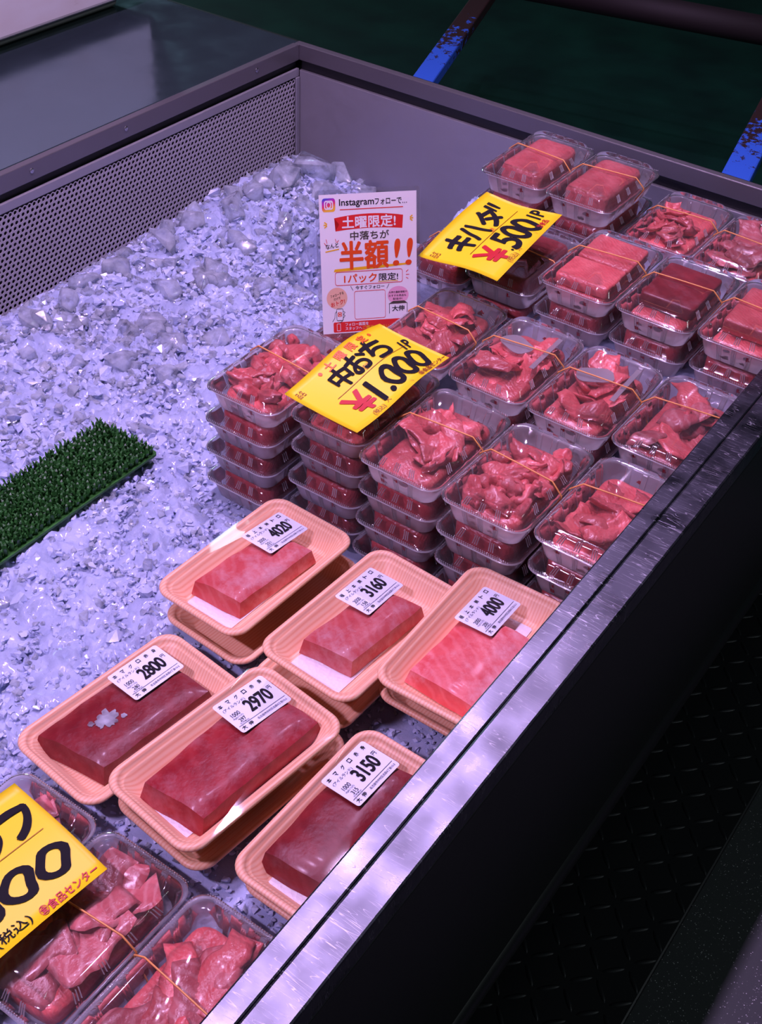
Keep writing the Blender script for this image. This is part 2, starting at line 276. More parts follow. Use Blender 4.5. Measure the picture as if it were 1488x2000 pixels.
# ------------------------------------------------------------------ lettering helpers
_tc = bpy.data.curves.new('lettering', 'FONT'); _to = bpy.data.objects.new('lettering', _tc); _cache = {}
def glyphs(body, bold=0.0, space=1.0):
    k = (body, bold, space)
    if k not in _cache:
        _tc.body = body; _tc.offset = bold; _tc.space_character = space; _tc.resolution_u = 5; _tc.fill_mode = 'FRONT'
        me = _to.to_mesh()
        V = np.zeros(len(me.vertices) * 3); me.vertices.foreach_get('co', V); V = V.reshape(-1, 3)[:, :2]
        F = [tuple(p.vertices) for p in me.polygons]; _to.to_mesh_clear()
        _cache[k] = (V, F)
    return _cache[k]
class Print:
    """collects flat ink shapes by colour, then maps them on a card surface"""
    def __init__(s): s.d = {}; s.ly = 0
    def add(s, col, V, F, layer=1):
        v, f, l = s.d.setdefault(col, ([], [], [])); o = len(v); v += [tuple(map(float, p)) for p in V]; f += [tuple(i + o for i in q) for q in F]; l += [layer] * len(V)
    def text(s, col, body, x0, y0, x1, y1, bold=0.0, rot=0.0, slant=0.0, space=1.0, layer=2, warp=None, asp=1.0):
        V, F = glyphs(body, 0.0, space); mn, mx = V.min(0), V.max(0); U = (V - mn) / (mx - mn)
        if warp: U = np.array([warp(*p) for p in U])
        e = bold * (y1 - y0); n = 6 if bold > 0 else 1                     # bold: the strokes are laid down again round a small circle
        for k in range(n):
            ox, oy = (e * asp * math.cos(k * math.tau / n), e * math.sin(k * math.tau / n)) if n > 1 else (0, 0)
            X = U[:, 0] * (x1 - x0) + slant * U[:, 1] * (y1 - y0); Y = U[:, 1] * (y1 - y0)
            cx, cy = (x1 - x0) / 2, (y1 - y0) / 2; c, sn = math.cos(rot), math.sin(rot)
            s.add(col, [(x0 + ox + cx + (a - cx) * c - (b - cy) * sn, y0 + oy + cy + (a - cx) * sn + (b - cy) * c) for a, b in zip(X, Y)], F, layer + k * 0.02)
    def poly(s, col, P, layer=1): s.add(col, P, [tuple(range(len(P)))], layer)
    def rect(s, col, x0, y0, x1, y1, layer=1): s.poly(col, [(x0, y0), (x1, y0), (x1, y1), (x0, y1)], layer)
    def line(s, col, a, b, wd, layer=2):
        d = Vector((b[0] - a[0], b[1] - a[1])).normalized(); n = Vector((-d.y, d.x)) * wd / 2
        s.poly(col, [(a[0] - n.x, a[1] - n.y), (b[0] - n.x, b[1] - n.y), (b[0] + n.x, b[1] + n.y), (a[0] + n.x, a[1] + n.y)], layer)
    def pline(s, col, P, wd, layer=2, closed=False):
        P = list(P) + ([P[0]] if closed else [])
        for a, b in zip(P, P[1:]): s.line(col, a, b, wd, layer)
    def disc(s, col, cx, cy, r, layer=1, n=32, ry=None): s.poly(col, [(cx + r * math.cos(2 * math.pi * i / n), cy + (ry or r) * math.sin(2 * math.pi * i / n)) for i in range(n)], layer)
    def ring(s, col, cx, cy, r, wd, layer=2, n=28):
        V = [(cx + q * math.cos(2 * math.pi * i / n), cy + q * math.sin(2 * math.pi * i / n)) for q in (r - wd / 2, r + wd / 2) for i in range(n)]
        s.add(col, V, [(i, (i + 1) % n, (i + 1) % n + n, i + n) for i in range(n)], layer)
    def rrect(s, col, x0, y0, x1, y1, r, layer=1): s.poly(col, [((x0 + x1) / 2 + p[0], (y0 + y1) / 2 + p[1]) for p in rr(x1 - x0, y1 - y0, r, 1, 1, 5)], layer)
    def rframe(s, col, x0, y0, x1, y1, r, wd, layer=2):
        a = rr(x1 - x0, y1 - y0, r, 1, 1, 5); n = len(a); cx, cy = (x0 + x1) / 2, (y0 + y1) / 2
        V = [(cx + p[0] - p[2] * q, cy + p[1] - p[3] * q) for q in (wd, 0) for p in a]; s.add(col, V, [(i, (i + 1) % n, (i + 1) % n + n, i + n) for i in range(n)], layer)
    def build(s, parent, fmap, step=0.00025, cuts=None, names=None):
        for col, (v, f, l) in s.d.items():
            bm = bmesh.new(); vs = [bm.verts.new((p[0], p[1], q)) for p, q in zip(v, l)]
            for q in f:
                try: bm.faces.new([vs[i] for i in q])
                except ValueError: pass
            if cuts:
                bmesh.ops.triangulate(bm, faces=bm.faces[:])
                for c in cuts: bmesh.ops.bisect_plane(bm, geom=bm.verts[:] + bm.edges[:] + bm.faces[:], plane_co=(c, 0, 0), plane_no=(1, 0, 0), dist=1e-6)
            for q in bm.verts: q.co = Vector(fmap(q.co.x, q.co.y, q.co.z * step))
            bmesh.ops.recalc_face_normals(bm, faces=bm.faces[:])
            nm = (names or {}).get(col, 'printed_lettering')
            ob(nm, bm_me(nm, bm, M[col]), parent)['kind'] = 'stuff'
# ================================================================== setting: floors
FZ = -0.62
o = obj('floor', *boxVF(-3, 3, -3, 0.4, FZ - 0.05, FZ), M['floor']); tag(o, 'grey speckled floor in front of the display case', kind='structure')
o = obj('floor_walkway', *boxVF(0.9, 9, 0.4, 8, FZ - 0.05, FZ), M['green']); tag(o, 'dark green painted floor behind the display case', kind='structure')
o = obj('floor_walkway', *boxVF(3, 9, -3, 0.4, FZ - 0.05, FZ), M['green']); tag(o, 'dark green painted floor running past the end of the case', kind='structure')
o = obj('floor_walkway', *boxVF(1.13, 3, -0.6, 0.4, FZ - 0.05, FZ + 0.001), M['green']); tag(o, 'dark green painted floor strip beside the case end', kind='structure')

# tread plate with raised lugs
pl = empty('tread_plate', (0, 0, FZ), 0, 'black diamond-tread metal plate on the floor along the case front', 'floor plate')
bevbox('plate', (-0.9, 1.5, -0.20, 0.06, 0.0005, 0.012), M['tread'], pl, 0.003)
def lug_mesh():
    V = []; n = 10
    for i in range(n + 1):
        t = i / n * 2 - 1; wd = 0.0038 * math.sqrt(max(0.02, 1 - t * t)); x = t * 0.016
        V += [(x, -wd, 0), (x, 0, 0.0026 * math.sqrt(max(0.0, 1 - t * t)) + 0.0002), (x, wd, 0)]
    F = []
    for i in range(n):
        for k in (0, 1): a = i * 3 + k; F.append((a, a + 3, a + 4, a + 1))
    return me_('tread_lug', V, F, M['tread'], True)
lug = lug_mesh(); k = 0
for i in range(43):
    for j in range(7):
        x = -0.36 + i * 0.036; y = -0.185 + j * 0.0285
        if k >= 300: break
        ob('tread_lug', lug, pl, (x, y, 0.0118), (0, 0, math.radians(45 if (i + j) % 2 else -45))); k += 1

# ================================================================== display case
case = empty('display_case', (0, 0, FZ), 0, 'stainless steel iced display case with black front panel and scratched rim', 'display case')
def cpart(name, d, mt, bev=0.0015): return bevbox(name, (d[0], d[1], d[2], d[3], d[4] - FZ, d[5] - FZ), mt, case, bev)
X0, X1, YB = -1.3, 1.03, 1.14
cpart('rim_strip', (X0, X1 + 0.02, -0.0227, 0.0, -0.010, 0.0), M['rail'], 0.002)
cpart('front_rail', (X0, X1 + 0.02, -0.056, -0.0229, -0.03, 0.0012), M['rail'], 0.0025)
cpart('front_panel', (X0, X1 + 0.02, -0.0555, -0.046, -0.47, -0.031), M['panel'])
V, F = tubeVF([(X0, -0.045, -0.48 - FZ), (X1 + 0.02, -0.045, -0.48 - FZ)], 0.02, 16); obj('bumper_bead', V, F, M['rubber_shade'], case, True)
cpart('toe_kick', (X0, X1 + 0.02, 0.01, 0.02, FZ + 0.013, -0.46), M['dark'])
cpart('bottom_pan', (X0, X1, -0.044, YB, -0.36, -0.35), M['steel'])
# end wall and its rim
cpart('end_wall', (X1, X1 + 0.008, -0.044, YB, -0.36, -0.050), M['steel'])
cpart('end_groove_shade', (X1 + 0.007, X1 + 0.012, -0.044, YB, -0.056, -0.020), M['rubber_shade'])  # black strip, the shade of the recess put in as colour
cpart('end_rail', (X1 - 0.002, X1 + 0.013, -0.0215, YB + 0.01, -0.030, 0.0005), M['rim'])
cpart('end_panel', (X1 + 0.0135, X1 + 0.02, -0.044, 2.3, -0.47, -0.002), M['panel'])
# back rim, trim strip, perforated panel
cpart('back_rail', (X0, X1 - 0.0025, YB - 0.002, YB + 0.012, -0.030, 0.0005), M['rim'])
cpart('back_groove_shade', (X0, X1, YB + 0.008, YB + 0.012, -0.056, -0.020), M['dark'])  # recess shade again, coloured black on a strip
cpart('trim_strip', (X0, X1 - 0.001, YB - 0.001, YB + 0.005, -0.062, -0.046), M['steel'])
cpart('corner_post', (X1 - 0.012, X1 - 0.001, YB - 0.003, YB + 0.005, -0.34, -0.0625), M['steel'])
cpart('back_shade_sheet', (X0, X1, YB + 0.03, YB + 0.035, -0.36, -0.05), M['dark'])  # black sheet painting the shade seen through the holes
for xs in (0.345, 0.555, 0.90):
    s = case
    P_ = [[(xs + r * math.cos(a), YB - 0.002 - h, -0.013 - FZ + r * math.sin(a)) for a in [2 * math.pi * q / 12 for q in range(12)]] for r, h in ((0.0045, 0), (0.0042, 0.0012), (0.0025, 0.002))]
    V, F = loft(P_, False, True); obj('screw', V, F, M['screw'], case)
def perforated():
    p = 0.010; r = 0.0034; V = []; F = []; n = 12; rows = 29; colsN = 200; rc = p / math.sqrt(3); z0 = -0.0635; x00 = X1 - 0.013
    hexr = []
    for q in range(n):
        a = math.pi / 6 * q + math.pi / 2   # pointy-top hexagon sampled at corners and edge middles
        hexr.append(rc if q % 2 == 0 else p / 2)
    for row in range(rows):
        for c in range(colsN):
            cx = x00 - p * (c + 0.5 + 0.5 * (row % 2)); cz = z0 - rc - row * p * math.sqrt(3) / 2; o = len(V)
            for q in range(n):
                a = math.pi / 6 * q + math.pi / 2; V.append((cx + hexr[q] * math.cos(a), YB, cz - FZ + hexr[q] * math.sin(a)))
            for yy in (0, 0.0015):
                for q in range(n):
                    a = math.pi / 6 * q + math.pi / 2; V.append((cx + r * math.cos(a), YB + yy, cz - FZ + r * math.sin(a)))
            for q in range(n):
                k = (q + 1) % n; F.append((o + q, o + k, o + n + k, o + n + q)); F.append((o + n + q, o + n + k, o + 2 * n + k, o + 2 * n + q))
    return obj('perforated_panel', V, F, M['perf'], case)
o = perforated(); o['kind'] = 'stuff'; o['label'] = 'steel panel punched with rows of round holes'
# steel counter top behind the case
ct = empty('steel_counter', (0, 0, FZ), 0, 'polished steel counter top behind the perforated panel', 'counter')
bevbox('counter_top', (X0, X1 + 0.012, YB + 0.0125, 2.3, -0.03 - FZ, -0.0005 - FZ), M['counter'], ct, 0.003)
bevbox('counter_body', (X0, X1 - 0.01, YB + 0.04, 2.29, 0.0, -0.031 - FZ), M['panel'], ct, 0.003)
# white lidded box on the counter
bx = empty('fish_box', (0.60, 1.656, -0.0003), 0, 'white plastic box with overhanging lid standing on the steel counter', 'box')
bevbox('box_body', (-0.38, 0.35, -0.120, 0.29, 0.0, 0.035), M['foambox'], bx, 0.012, 3)
bevbox('box_lid', (-0.42, 0.395, -0.162, 0.33, 0.030, 0.40), M['foambox'], bx, 0.008, 3)

# rusted blue cart frame beyond the end wall
cf = empty('cart_frame', (1.45, 0.75, FZ), 0, 'rusty cart frame with chipped blue paint beyond the case end', 'cart')
def bar(a, b, wd, th, mt, name):
    a = Vector(a); b = Vector(b); d = b - a; L = d.length
    o = bevbox(name, (-0.02, L, -wd / 2, wd / 2, -th, 0), mt, cf, 0.004)
    o.location = a - cf.location; o.rotation_euler = (0, -math.asin(d.z / L), math.atan2(d.y, d.x)); return o
bar((1.35, 1.094, -0.2), (2.25, 1.40, -0.2), 0.052, 0.03, M['bluebar'], 'side_bar')
bar((1.30, 0.345, -0.2), (2.32, 0.55, -0.2), 0.06, 0.03, M['bluebar'], 'side_bar')
V, F = tubeVF([(2.16 - 1.45, 1.35 - 0.75, -0.19 - FZ), (2.33 - 1.45, 0.50 - 0.75, -0.19 - FZ)], 0.035, 16); obj('cross_pipe', V, F, M['rust'], cf, True)
for x, y in ((1.36, 1.097), (1.31, 0.348)):
    V, F = tubeVF([(x - 1.45, y - 0.75, 0.0), (x - 1.45, y - 0.75, -0.22 - FZ)], 0.018, 10); obj('leg', V, F, M['rust'], cf, True)

# ================================================================== ice
def sstep(a, b, x): t = np.clip((x - a) / (b - a), 0, 1); return t * t * (3 - 2 * t)
def zice_base(x, y):
    x = np.asarray(x, float); y = np.asarray(y, float)
    z = -0.172 + 0 * x
    z = z - 0.020 * sstep(-0.02, 0.08, x) * (1 - sstep(0.55, 0.68, y))                         # dip under the first row of packs
    m = 1 - (sstep(0.575, 0.70, y) * (1 - sstep(0.4, 0.5, x)) + sstep(0.57, 0.60, y) * sstep(0.4, 0.5, x))
    z = z + m * (0.097 * sstep(0.268, 0.30, x) + 0.040 * sstep(0.49, 0.515, x) + 0.018 * sstep(0.69, 0.71, x))
    z = z - 0.08 * sstep(1.02, 1.15, y) - 0.09 * sstep(0.86, 1.0, x) * sstep(0.62, 0.72, y)
    z = z + 0.022 * np.exp(-((y - 0.98) / 0.07) ** 2) * (1 - sstep(0.84, 0.95, x))
    z = z + 0.016 * sstep(0.72, 0.92, y) * sstep(0.1, 0.7, x)
    z = z - 0.15 * sstep(0.935, 0.965, x) * (1 - sstep(0.57, 0.62, y))
    z = z - 0.14 * sstep(0.52, 0.66, x) * (1 - sstep(0.79, 0.88, y)) * sstep(0.575, 0.60, y)
    return z
def occupied(x, y):
    """under packs and trays the ice is pressed flat"""
    a = (x > 0.05) & (x < 1.0) & (y < 0.560)
    b = (x > -0.165) & (x < 0.06) & (y < 0.425)
    c = (x > -0.41) & (x < -0.16) & (y < 0.39)
    d = (x < -0.38) & (y < 0.38)
    return a | b | c | d
gx_ = np.arange(-1.25, 1.029, 0.005); gy_ = np.arange(-0.040, 1.139, 0.005)
GX, GY = np.meshgrid(gx_, gy_); GZ = zice_base(GX, GY)
occ = occupied(GX, GY)
NZ = np.array([[noise.noise((x * 24, y * 24, 0.3)) * 0.007 + noise.noise((x * 60, y * 60, 4.3)) * 0.006 for x in gx_] for y in gy_])
NF = RNG.normal(size=GX.shape) * 0.0012 + np.array([[noise.cell((x * 70 + 3 * noise.noise((x * 30, y * 30, 0)), y * 70 + 3 * noise.noise((x * 30, y * 30, 9)), 0.5)) for x in gx_] for y in gy_]) * 0.006
GZ = GZ + NZ * np.where(occ, 0.15, 1.0) + NF * np.where(occ, 0.1, 1.0) - np.where(occ, 0.004, -0.001)
V = np.stack([GX.ravel(), GY.ravel(), GZ.ravel()], 1); nx_ = len(gx_)
F = [(j * nx_ + i, j * nx_ + i + 1, (j + 1) * nx_ + i + 1, (j + 1) * nx_ + i) for j in range(len(gy_) - 1) for i in range(nx_ - 1)]
obj_ice = empty('crushed_ice', (0, 0, -0.35), 0, 'bed of crushed ice filling the display case', 'ice'); obj_ice['kind'] = 'stuff'
o = obj('ice_bed', V + np.array([0, 0, 0.35]), F, M['icebed'], obj_ice, True); o['kind'] = 'stuff'
def chunkVF(rng, n=11, flat=0.6):
    P = rng.normal(size=(n, 3)); P /= np.linalg.norm(P, axis=1)[:, None]; P *= rng.uniform(0.75, 1.1, (n, 1)); P *= np.array([1.0, rng.uniform(0.6, 1), flat])
    bm = bmesh.new(); [bm.verts.new(p) for p in P]; r = bmesh.ops.convex_hull(bm, input=bm.verts[:])
    bmesh.ops.delete(bm, geom=[g for g in r['geom_interior'] if isinstance(g, bmesh.types.BMVert)], context='VERTS')
    bm.verts.index_update(); V = np.array([v.co[:] for v in bm.verts]); F = [tuple(v.index for v in f.verts) for f in bm.faces]; bm.free(); return V, F
tmpl = [chunkVF(RNG, int(RNG.integers(8, 14)), RNG.uniform(0.4, 0.9)) for _ in range(14)]
AV = [[], []]; AF = [[], []]; off = [0, 0]
def rot3(rng):
    q = rng.normal(size=4); q /= np.linalg.norm(q); a, b, c, d = q
    return np.array([[1 - 2 * (c * c + d * d), 2 * (b * c - a * d), 2 * (b * d + a * c)], [2 * (b * c + a * d), 1 - 2 * (b * b + d * d), 2 * (c * d - a * b)], [2 * (b * d - a * c), 2 * (c * d + a * b), 1 - 2 * (b * b + c * c)]])
cnt = 0
while cnt < 31000:
    x = RNG.uniform(-1.0, 1.0); y = RNG.uniform(-0.03, 1.125)
    if (0.6 < x and 0.5 < y < 0.8) or (x > 0.92 and y < 0.8): continue
    if occupied(np.array(x), np.array(y)) and (x > 0.085 or RNG.random() < 0.3): continue
    far = float(sstep(0.45, 0.95, np.array(y)))
    s = RNG.uniform(0.0025, 0.0078) * (1 + 0.9 * far * RNG.random()) * (1.6 if RNG.random() < 0.06 else 1.0)
    if occupied(np.array(x), np.array(y)): s = min(s, 0.005)
    V, F = tmpl[int(RNG.integers(len(tmpl)))]; z = float(zice_base(x, y)) + 0.0015 + RNG.uniform(-0.3, 0.35) * s
    if occupied(np.array(x), np.array(y)): z -= 0.0035
    W_ = (V @ rot3(RNG).T) * s * np.array([1, 1, 0.8]) + np.array([x, y, z + 0.35]); q = int(RNG.random() < 0.3 + 0.25 * far); AV[q].append(W_); AF[q] += [tuple(i + off[q] for i in f) for f in F]; off[q] += len(V); cnt += 1
for q, mt in ((0, 'icewhite'), (1, 'ice')): o = obj('ice_fragments', np.concatenate(AV[q]), AF[q], M[mt], obj_ice); o['kind'] = 'stuff'
# larger clear lumps heaped in front of the perforated panel
lumps = [(0.245, 0.975, .026), (0.30, 1.0, .03), (0.36, 0.985, .034), (0.405, 1.005, .024), (0.455, 0.97, .036), (0.50, 1.0, .026), (0.535, 0.985, .03), (0.575, 1.0, .028),
         (0.615, 0.96, .04), (0.655, 0.995, .03), (0.69, 0.97, .026), (0.725, 0.985, .03), (0.765, 0.965, .034), (0.80, 0.99, .028), (0.835, 0.955, .05), (0.865, 0.915, .034), (0.87, 0.865, .03),
         (0.80, 0.90, .036), (0.74, 0.90, .03), (0.66, 0.885, .034), (0.56, 0.90, .036), (0.47, 0.885, .03), (0.38, 0.90, .032), (0.62, 0.82, .03), (0.74, 0.82, .036), (0.82, 0.80, .03), (0.50, 0.80, .026), (0.30, 0.86, .03)]
rl = random.Random(11)
for i in range(30): lumps.append((rl.uniform(0.15, 0.80), rl.uniform(0.74, 0.99), rl.uniform(.018, .032)))
for i, (x, y, s) in enumerate(lumps):
    rg = np.random.default_rng(100 + i); V, F = chunkVF(rg, 12, 0.75); bm = bmesh.new(); vs = [bm.verts.new(v * s) for v in V]; [bm.faces.new([vs[k] for k in f]) for f in F]
    bmesh.ops.bevel(bm, geom=bm.edges[:], offset=s * 0.035, segments=2, affect='EDGES', profile=0.5)
    o = ob('ice_chunk', bm_me('ice_chunk', bm, M['iceclear'], True), None, (x, y, float(zice_base(x, y)) + s * (0.30 if i < 17 else 0.12)), (rg.uniform(-.5, .5), rg.uniform(-.5, .5), rg.uniform(0, 6)))
    tag(o, 'large clear ice lump heaped in front of the perforated steel panel', 'ice chunk', 'large ice lumps by the perforated panel')

# ================================================================== artificial turf strip
tf = empty('turf_mat', (-0.312, 0.678, -0.160), 0, 'strip of green artificial turf lying on the crushed ice', 'turf mat')
V, F = loft([[(p[0], p[1], z) for p in rr(0.76, 0.104, 0.006, 10, 4, 3)] for z in (0.0, 0.0035)]); obj('backing', V, F, M['turfback'], tf)
V = []; F = []; rg = random.Random(3)
nx, ny = 78, 11
for i in range(nx):
    for j in range(ny):
        cx = -0.372 + 0.744 * i / (nx - 1) + rg.uniform(-.001, .001); cy = -0.0465 + 0.093 * j / (ny - 1) + rg.uniform(-.001, .001)
        for b in range(5):
            a = 2 * math.pi * (b + rg.random() * 0.6) / 5; r1, r2 = 0.0012, rg.uniform(0.002, 0.0046); h = rg.uniform(0.010, 0.0155); wd = 0.0021
            t = Vector((-math.sin(a), math.cos(a), 0)) * wd; d = Vector((math.cos(a), math.sin(a), 0)); c = Vector((cx, cy, 0.003)); o_ = len(V)
            for q, (rr_, zz, ww) in enumerate(((r1, 0, 1), (r2 * 0.8, h * 0.5, 1), (r2 * 1.2, h * 0.85, 0.8), (r2 * 1.9, h, 0.25))):
                p = c + d * rr_ + Vector((0, 0, zz)); V += [p - t * ww, p + t * ww]
            F += [(o_ + 2 * q, o_ + 2 * q + 1, o_ + 2 * q + 3, o_ + 2 * q + 2) for q in range(3)]
o = obj('turf_blades', V, F, M['turf'], tf); o['kind'] = 'stuff'
# ================================================================== clear hinged packs
PL, PW, PH, LH = 0.186, 0.114, 0.0325, 0.0135
def ribs(side, t):
    if side < 0: return 0.0
    groups = (0.18, 0.5, 0.82) if side % 2 == 0 else (0.14, 0.38, 0.62, 0.86)
    w = 0.022 if side % 2 else 0.036
    for g in groups:
        for k in (-1, 0, 1):
            if abs(t - g - k * w) < w * 0.27: return 1.0
    return 0.0
def ploop(L, W, r, z, amp=0.0):
    return [(p[0] + p[2] * amp * ribs(p[4], p[5]), p[1] + p[3] * amp * ribs(p[4], p[5]), z) for p in rr(L, W, r, 92, 56, 6)]
base_me = me_('base', *loft([ploop(.150, .078, .012, -PH + .0015), ploop(.157, .085, .014, -PH), ploop(.162, .090, .016, -PH + .002, -.0026), ploop(.170, .098, .018, -.015, -.0034), ploop(.1755, .1035, .0185, -.003, -.0026),
                             ploop(.178, .106, .019, -.0008), ploop(PL - .0015, PW - .0015, .020, -.0006), ploop(PL, PW, .020, -.0014)], True, False), M['base'], True)
lid_me = me_('lid', *loft([ploop(PL, PW, .020, .0002), ploop(PL - .0015, PW - .0015, .020, .0010), ploop(.1770, .1050, .018, .0012), ploop(.1745, .1025, .018, .0026, -.0006), ploop(.1675, .0955, .017, .0090, -.0022), ploop(.1625, .0905, .016, LH - .0022, -.0008),
                           ploop(.159, .087, .015, LH - .0006), ploop(.154, .082, .014, LH), ploop(.142, .070, .008, LH), ploop(.139, .067, .007, LH - .0014)], False, True), M['clear'], True)
def bead_mesh():
    V = []; F = []
    for s in (-1, 1):
        for k in range(34):
            for row in (0, 1):
                cx = s * (PL / 2 - 0.0016 - row * 0.0020); cy = -0.047 + 0.094 * (k + 0.5 * row) / 34; r = 0.0009; o = len(V)
                V += [(cx + r, cy, .0011), (cx, cy + r, .0011), (cx - r, cy, .0011), (cx, cy - r, .0011), (cx, cy, .0021)]; F += [(o, o + 1, o + 4), (o + 1, o + 2, o + 4), (o + 2, o + 3, o + 4), (o + 3, o, o + 4)]
    for s in (1,):
        for k in range(60):
            cx = -0.078 + 0.156 * k / 59; cy = s * (PW / 2 - 0.0022); r = 0.0009; o = len(V)
            V += [(cx + r, cy, .0011), (cx, cy + r, .0011), (cx - r, cy, .0011), (cx, cy - r, .0011), (cx, cy, .0021)]; F += [(o, o + 1, o + 4), (o + 1, o + 2, o + 4), (o + 2, o + 3, o + 4), (o + 3, o, o + 4)]
    return me_('bead_edging', V, F, M['bead'], True)
bead_me = bead_mesh()
def rib_mesh():
    V = []; F = []
    def pt(L, W, r, side, t):
        hx, hy = L / 2 - r, W / 2 - r
        return ((L / 2, -hy + 2 * hy * t), (hx - 2 * hx * t, W / 2), (-L / 2, hy - 2 * hy * t), (-hx + 2 * hx * t, -W / 2))[side]
    for lo, hi in (((.162, .090, .016, -PH + .003), (.1755, .1035, .0185, -.003)), ((.1745, .1025, .018, .0030), (.1625, .0905, .016, LH - .002))):
        for side in range(4):
            nx, ny = ((1, 0), (0, 1), (-1, 0), (0, -1))[side]; w_ = .036 if side % 2 == 0 else .022
            for g in ((.18, .5, .82) if side % 2 == 0 else (.14, .38, .62, .86)):
                for k in (-1, 0, 1):
                    o = len(V)
                    for L, W, r, z in (lo, hi):
                        x, y = pt(L, W, r, side, g + k * w_ * 1.15)
                        for q, d in ((-.0007, -.0006), (0, .0007), (.0007, -.0006)): V.append((x + nx * d - ny * q, y + ny * d + nx * q, z))
                    F += [(o, o + 1, o + 4, o + 3), (o + 1, o + 2, o + 5, o + 4)]
    return me_('ribbing', V, F, M['rib'])
rib_me = rib_mesh()
def smear_mesh(seed):
    rg = random.Random(seed); V = []; F = []
    for side, n in ((2, 4), (3, 4), (0, 2), (1, 3)):
        for q in range(n):
            t0 = rg.uniform(.1, .9); z0 = rg.uniform(-.026, -.010); r = rg.uniform(.0025, .0055); o = len(V); m_ = 12
            for i in range(m_):
                a = math.tau * i / m_; rr_ = r * rg.uniform(.5, 1.2); z = min(-.004, max(-PH + .003, z0 + rr_ * .8 * math.sin(a))); f = (z + PH) / PH
                hx = (.160 + .0165 * f) / 2 + .0004; hy = (.088 + .0165 * f) / 2 + .0004; c = rr_ * 1.3 * math.cos(a)
                V.append(((hx, (t0 - .5) * .06 + c, z), ((t0 - .5) * .12 + c, hy, z), (-hx, (t0 - .5) * .06 + c, z), ((t0 - .5) * .12 + c, -hy, z))[side])
            F.append(tuple(range(o, o + m_)))
    return me_('juice_smears', V, F, M['juice'])
smear_me = [smear_mesh(i) for i in range(3)]
def band_mesh(x0, x1):
    h, l, b = PW / 2 + .0006, LH + .0008, PH + .0008
    prof = [(-.043, l), (0, l + .0003), (.043, l), (h, .001), (h, -.002), (.0415, -b), (0, -b), (-.0415, -b), (-h, -.002), (-h, .001)]
    path = []
    for i, (y, z) in enumerate(prof):
        y2, z2 = prof[(i + 1) % len(prof)]
        for t in (0, 0.5): yy = y + (y2 - y) * t; path.append((x0 + (x1 - x0) * (yy / PW + 0.5), yy, z + (z2 - z) * t))
    V, F = tubeVF(path, 0.0010, 5, True); return me_('rubber_band', V, F, M['band'], True)
bands = [band_mesh(.012, .004), band_mesh(-.004, .006), band_mesh(.02, .006)]
# --- tuna pieces
def slice_mesh(seed, L, W, th, curl, mt, rough=0.0022):
    rg = random.Random(seed); nu, nv = 14, 9; top = []; bot = []; P = (rg.uniform(0, 9), rg.uniform(0, 9), 0); x = z = 0; pts = []
    for i in range(nu + 1):
        u = i / nu; a = curl * (u - 0.5) * 2 + 0.35 * math.sin(5 * u + seed); x += L / nu * math.cos(a); z += L / nu * math.sin(a); pts.append((x, z, a))
    mx = sum(p[0] for p in pts) / len(pts); mz = sum(p[1] for p in pts) / len(pts)
    for i, (x, z, a) in enumerate(pts):
        u = i / nu; wl = W * (0.62 + 0.38 * math.sin(math.pi * min(1, u * 1.25 + 0.12))) * (1 + 0.22 * noise.noise((u * 4, seed, 1.7)))
        for j in range(nv + 1):
            v = j / nv * 2 - 1; e = max(0.12, math.sqrt(max(0, 1 - v ** 4))) * max(0.15, math.sqrt(max(0, 1 - (2 * u - 1) ** 6))); y = v * wl / 2 + 0.004 * noise.noise((u * 5 + P[0], 3.1, P[1]))
            d = rough * noise.noise(((x + P[0]) * 90, y * 90, seed * 1.3)) + rough * 0.6 * noise.noise(((x + P[0]) * 210, y * 210, seed)); cz = 0.25 * curl * 0.012 * v * v
            nx, nz = -math.sin(a), math.cos(a)
            top.append((x - mx + nx * (th / 2 * e + d), y, z - mz + cz + nz * (th / 2 * e + d))); bot.append((x - mx - nx * th / 2 * e, y, z - mz + cz - nz * th / 2 * e))
    V = top + bot; n = (nu + 1) * (nv + 1); F = []; w_ = nv + 1
    for i in range(nu):
        for j in range(nv): a = i * w_ + j; F += [(a, a + w_, a + w_ + 1, a + 1), (n + a, n + a + 1, n + a + w_ + 1, n + a + w_)]
    br = [j for j in range(w_)] + [i * w_ + nv for i in range(1, nu + 1)] + [nu * w_ + j for j in range(nv - 1, -1, -1)] + [i * w_ for i in range(nu - 1, 0, -1)]
    for a, b in zip(br, br[1:] + br[:1]): F.append((a, b, b + n, a + n))
    bm = bmesh.new(); vs = [bm.verts.new(v) for v in V]; [bm.faces.new([vs[k] for k in f]) for f in F]; bmesh.ops.recalc_face_normals(bm, faces=bm.faces[:])
    return bm_me('tuna_slice', bm, mt, True)
def scrap_mesh(seed, s, mt):
    bm = bmesh.new(); bmesh.ops.create_icosphere(bm, subdivisions=3, radius=1.0); rg = random.Random(seed); ax = (rg.uniform(.9, 1.3), rg.uniform(.6, .9), rg.uniform(.45, .65))
    for v in bm.verts:
        p = v.co; d = 1 + 0.30 * noise.noise(p * 1.6 + Vector((seed, 0, 0))) + 0.20 * noise.noise(p * 4.0 + Vector((0, seed, 0))) + 0.08 * noise.noise(p * 9 + Vector((seed, seed, 0)))
        v.co = Vector((p.x * ax[0], p.y * ax[1], p.z * ax[2])) * d * s
    return bm_me('tuna_scrap', bm, mt, True)
SL = [slice_mesh(i, (.058, .068, .05, .062, .075, .045, .06, .052)[i], (.036, .032, .040, .03, .042, .032, .045, .036)[i], (.007, .006, .008, .006, .007, .008, .006, .007)[i], (.55, -.6, .9, -.35, .25, 1.3, -.9, .7)[i], M['tuna']) for i in range(8)]
SCR = [scrap_mesh(20 + i, (.016, .013, .018, .011, .015)[i], M['scrap']) for i in range(5)]
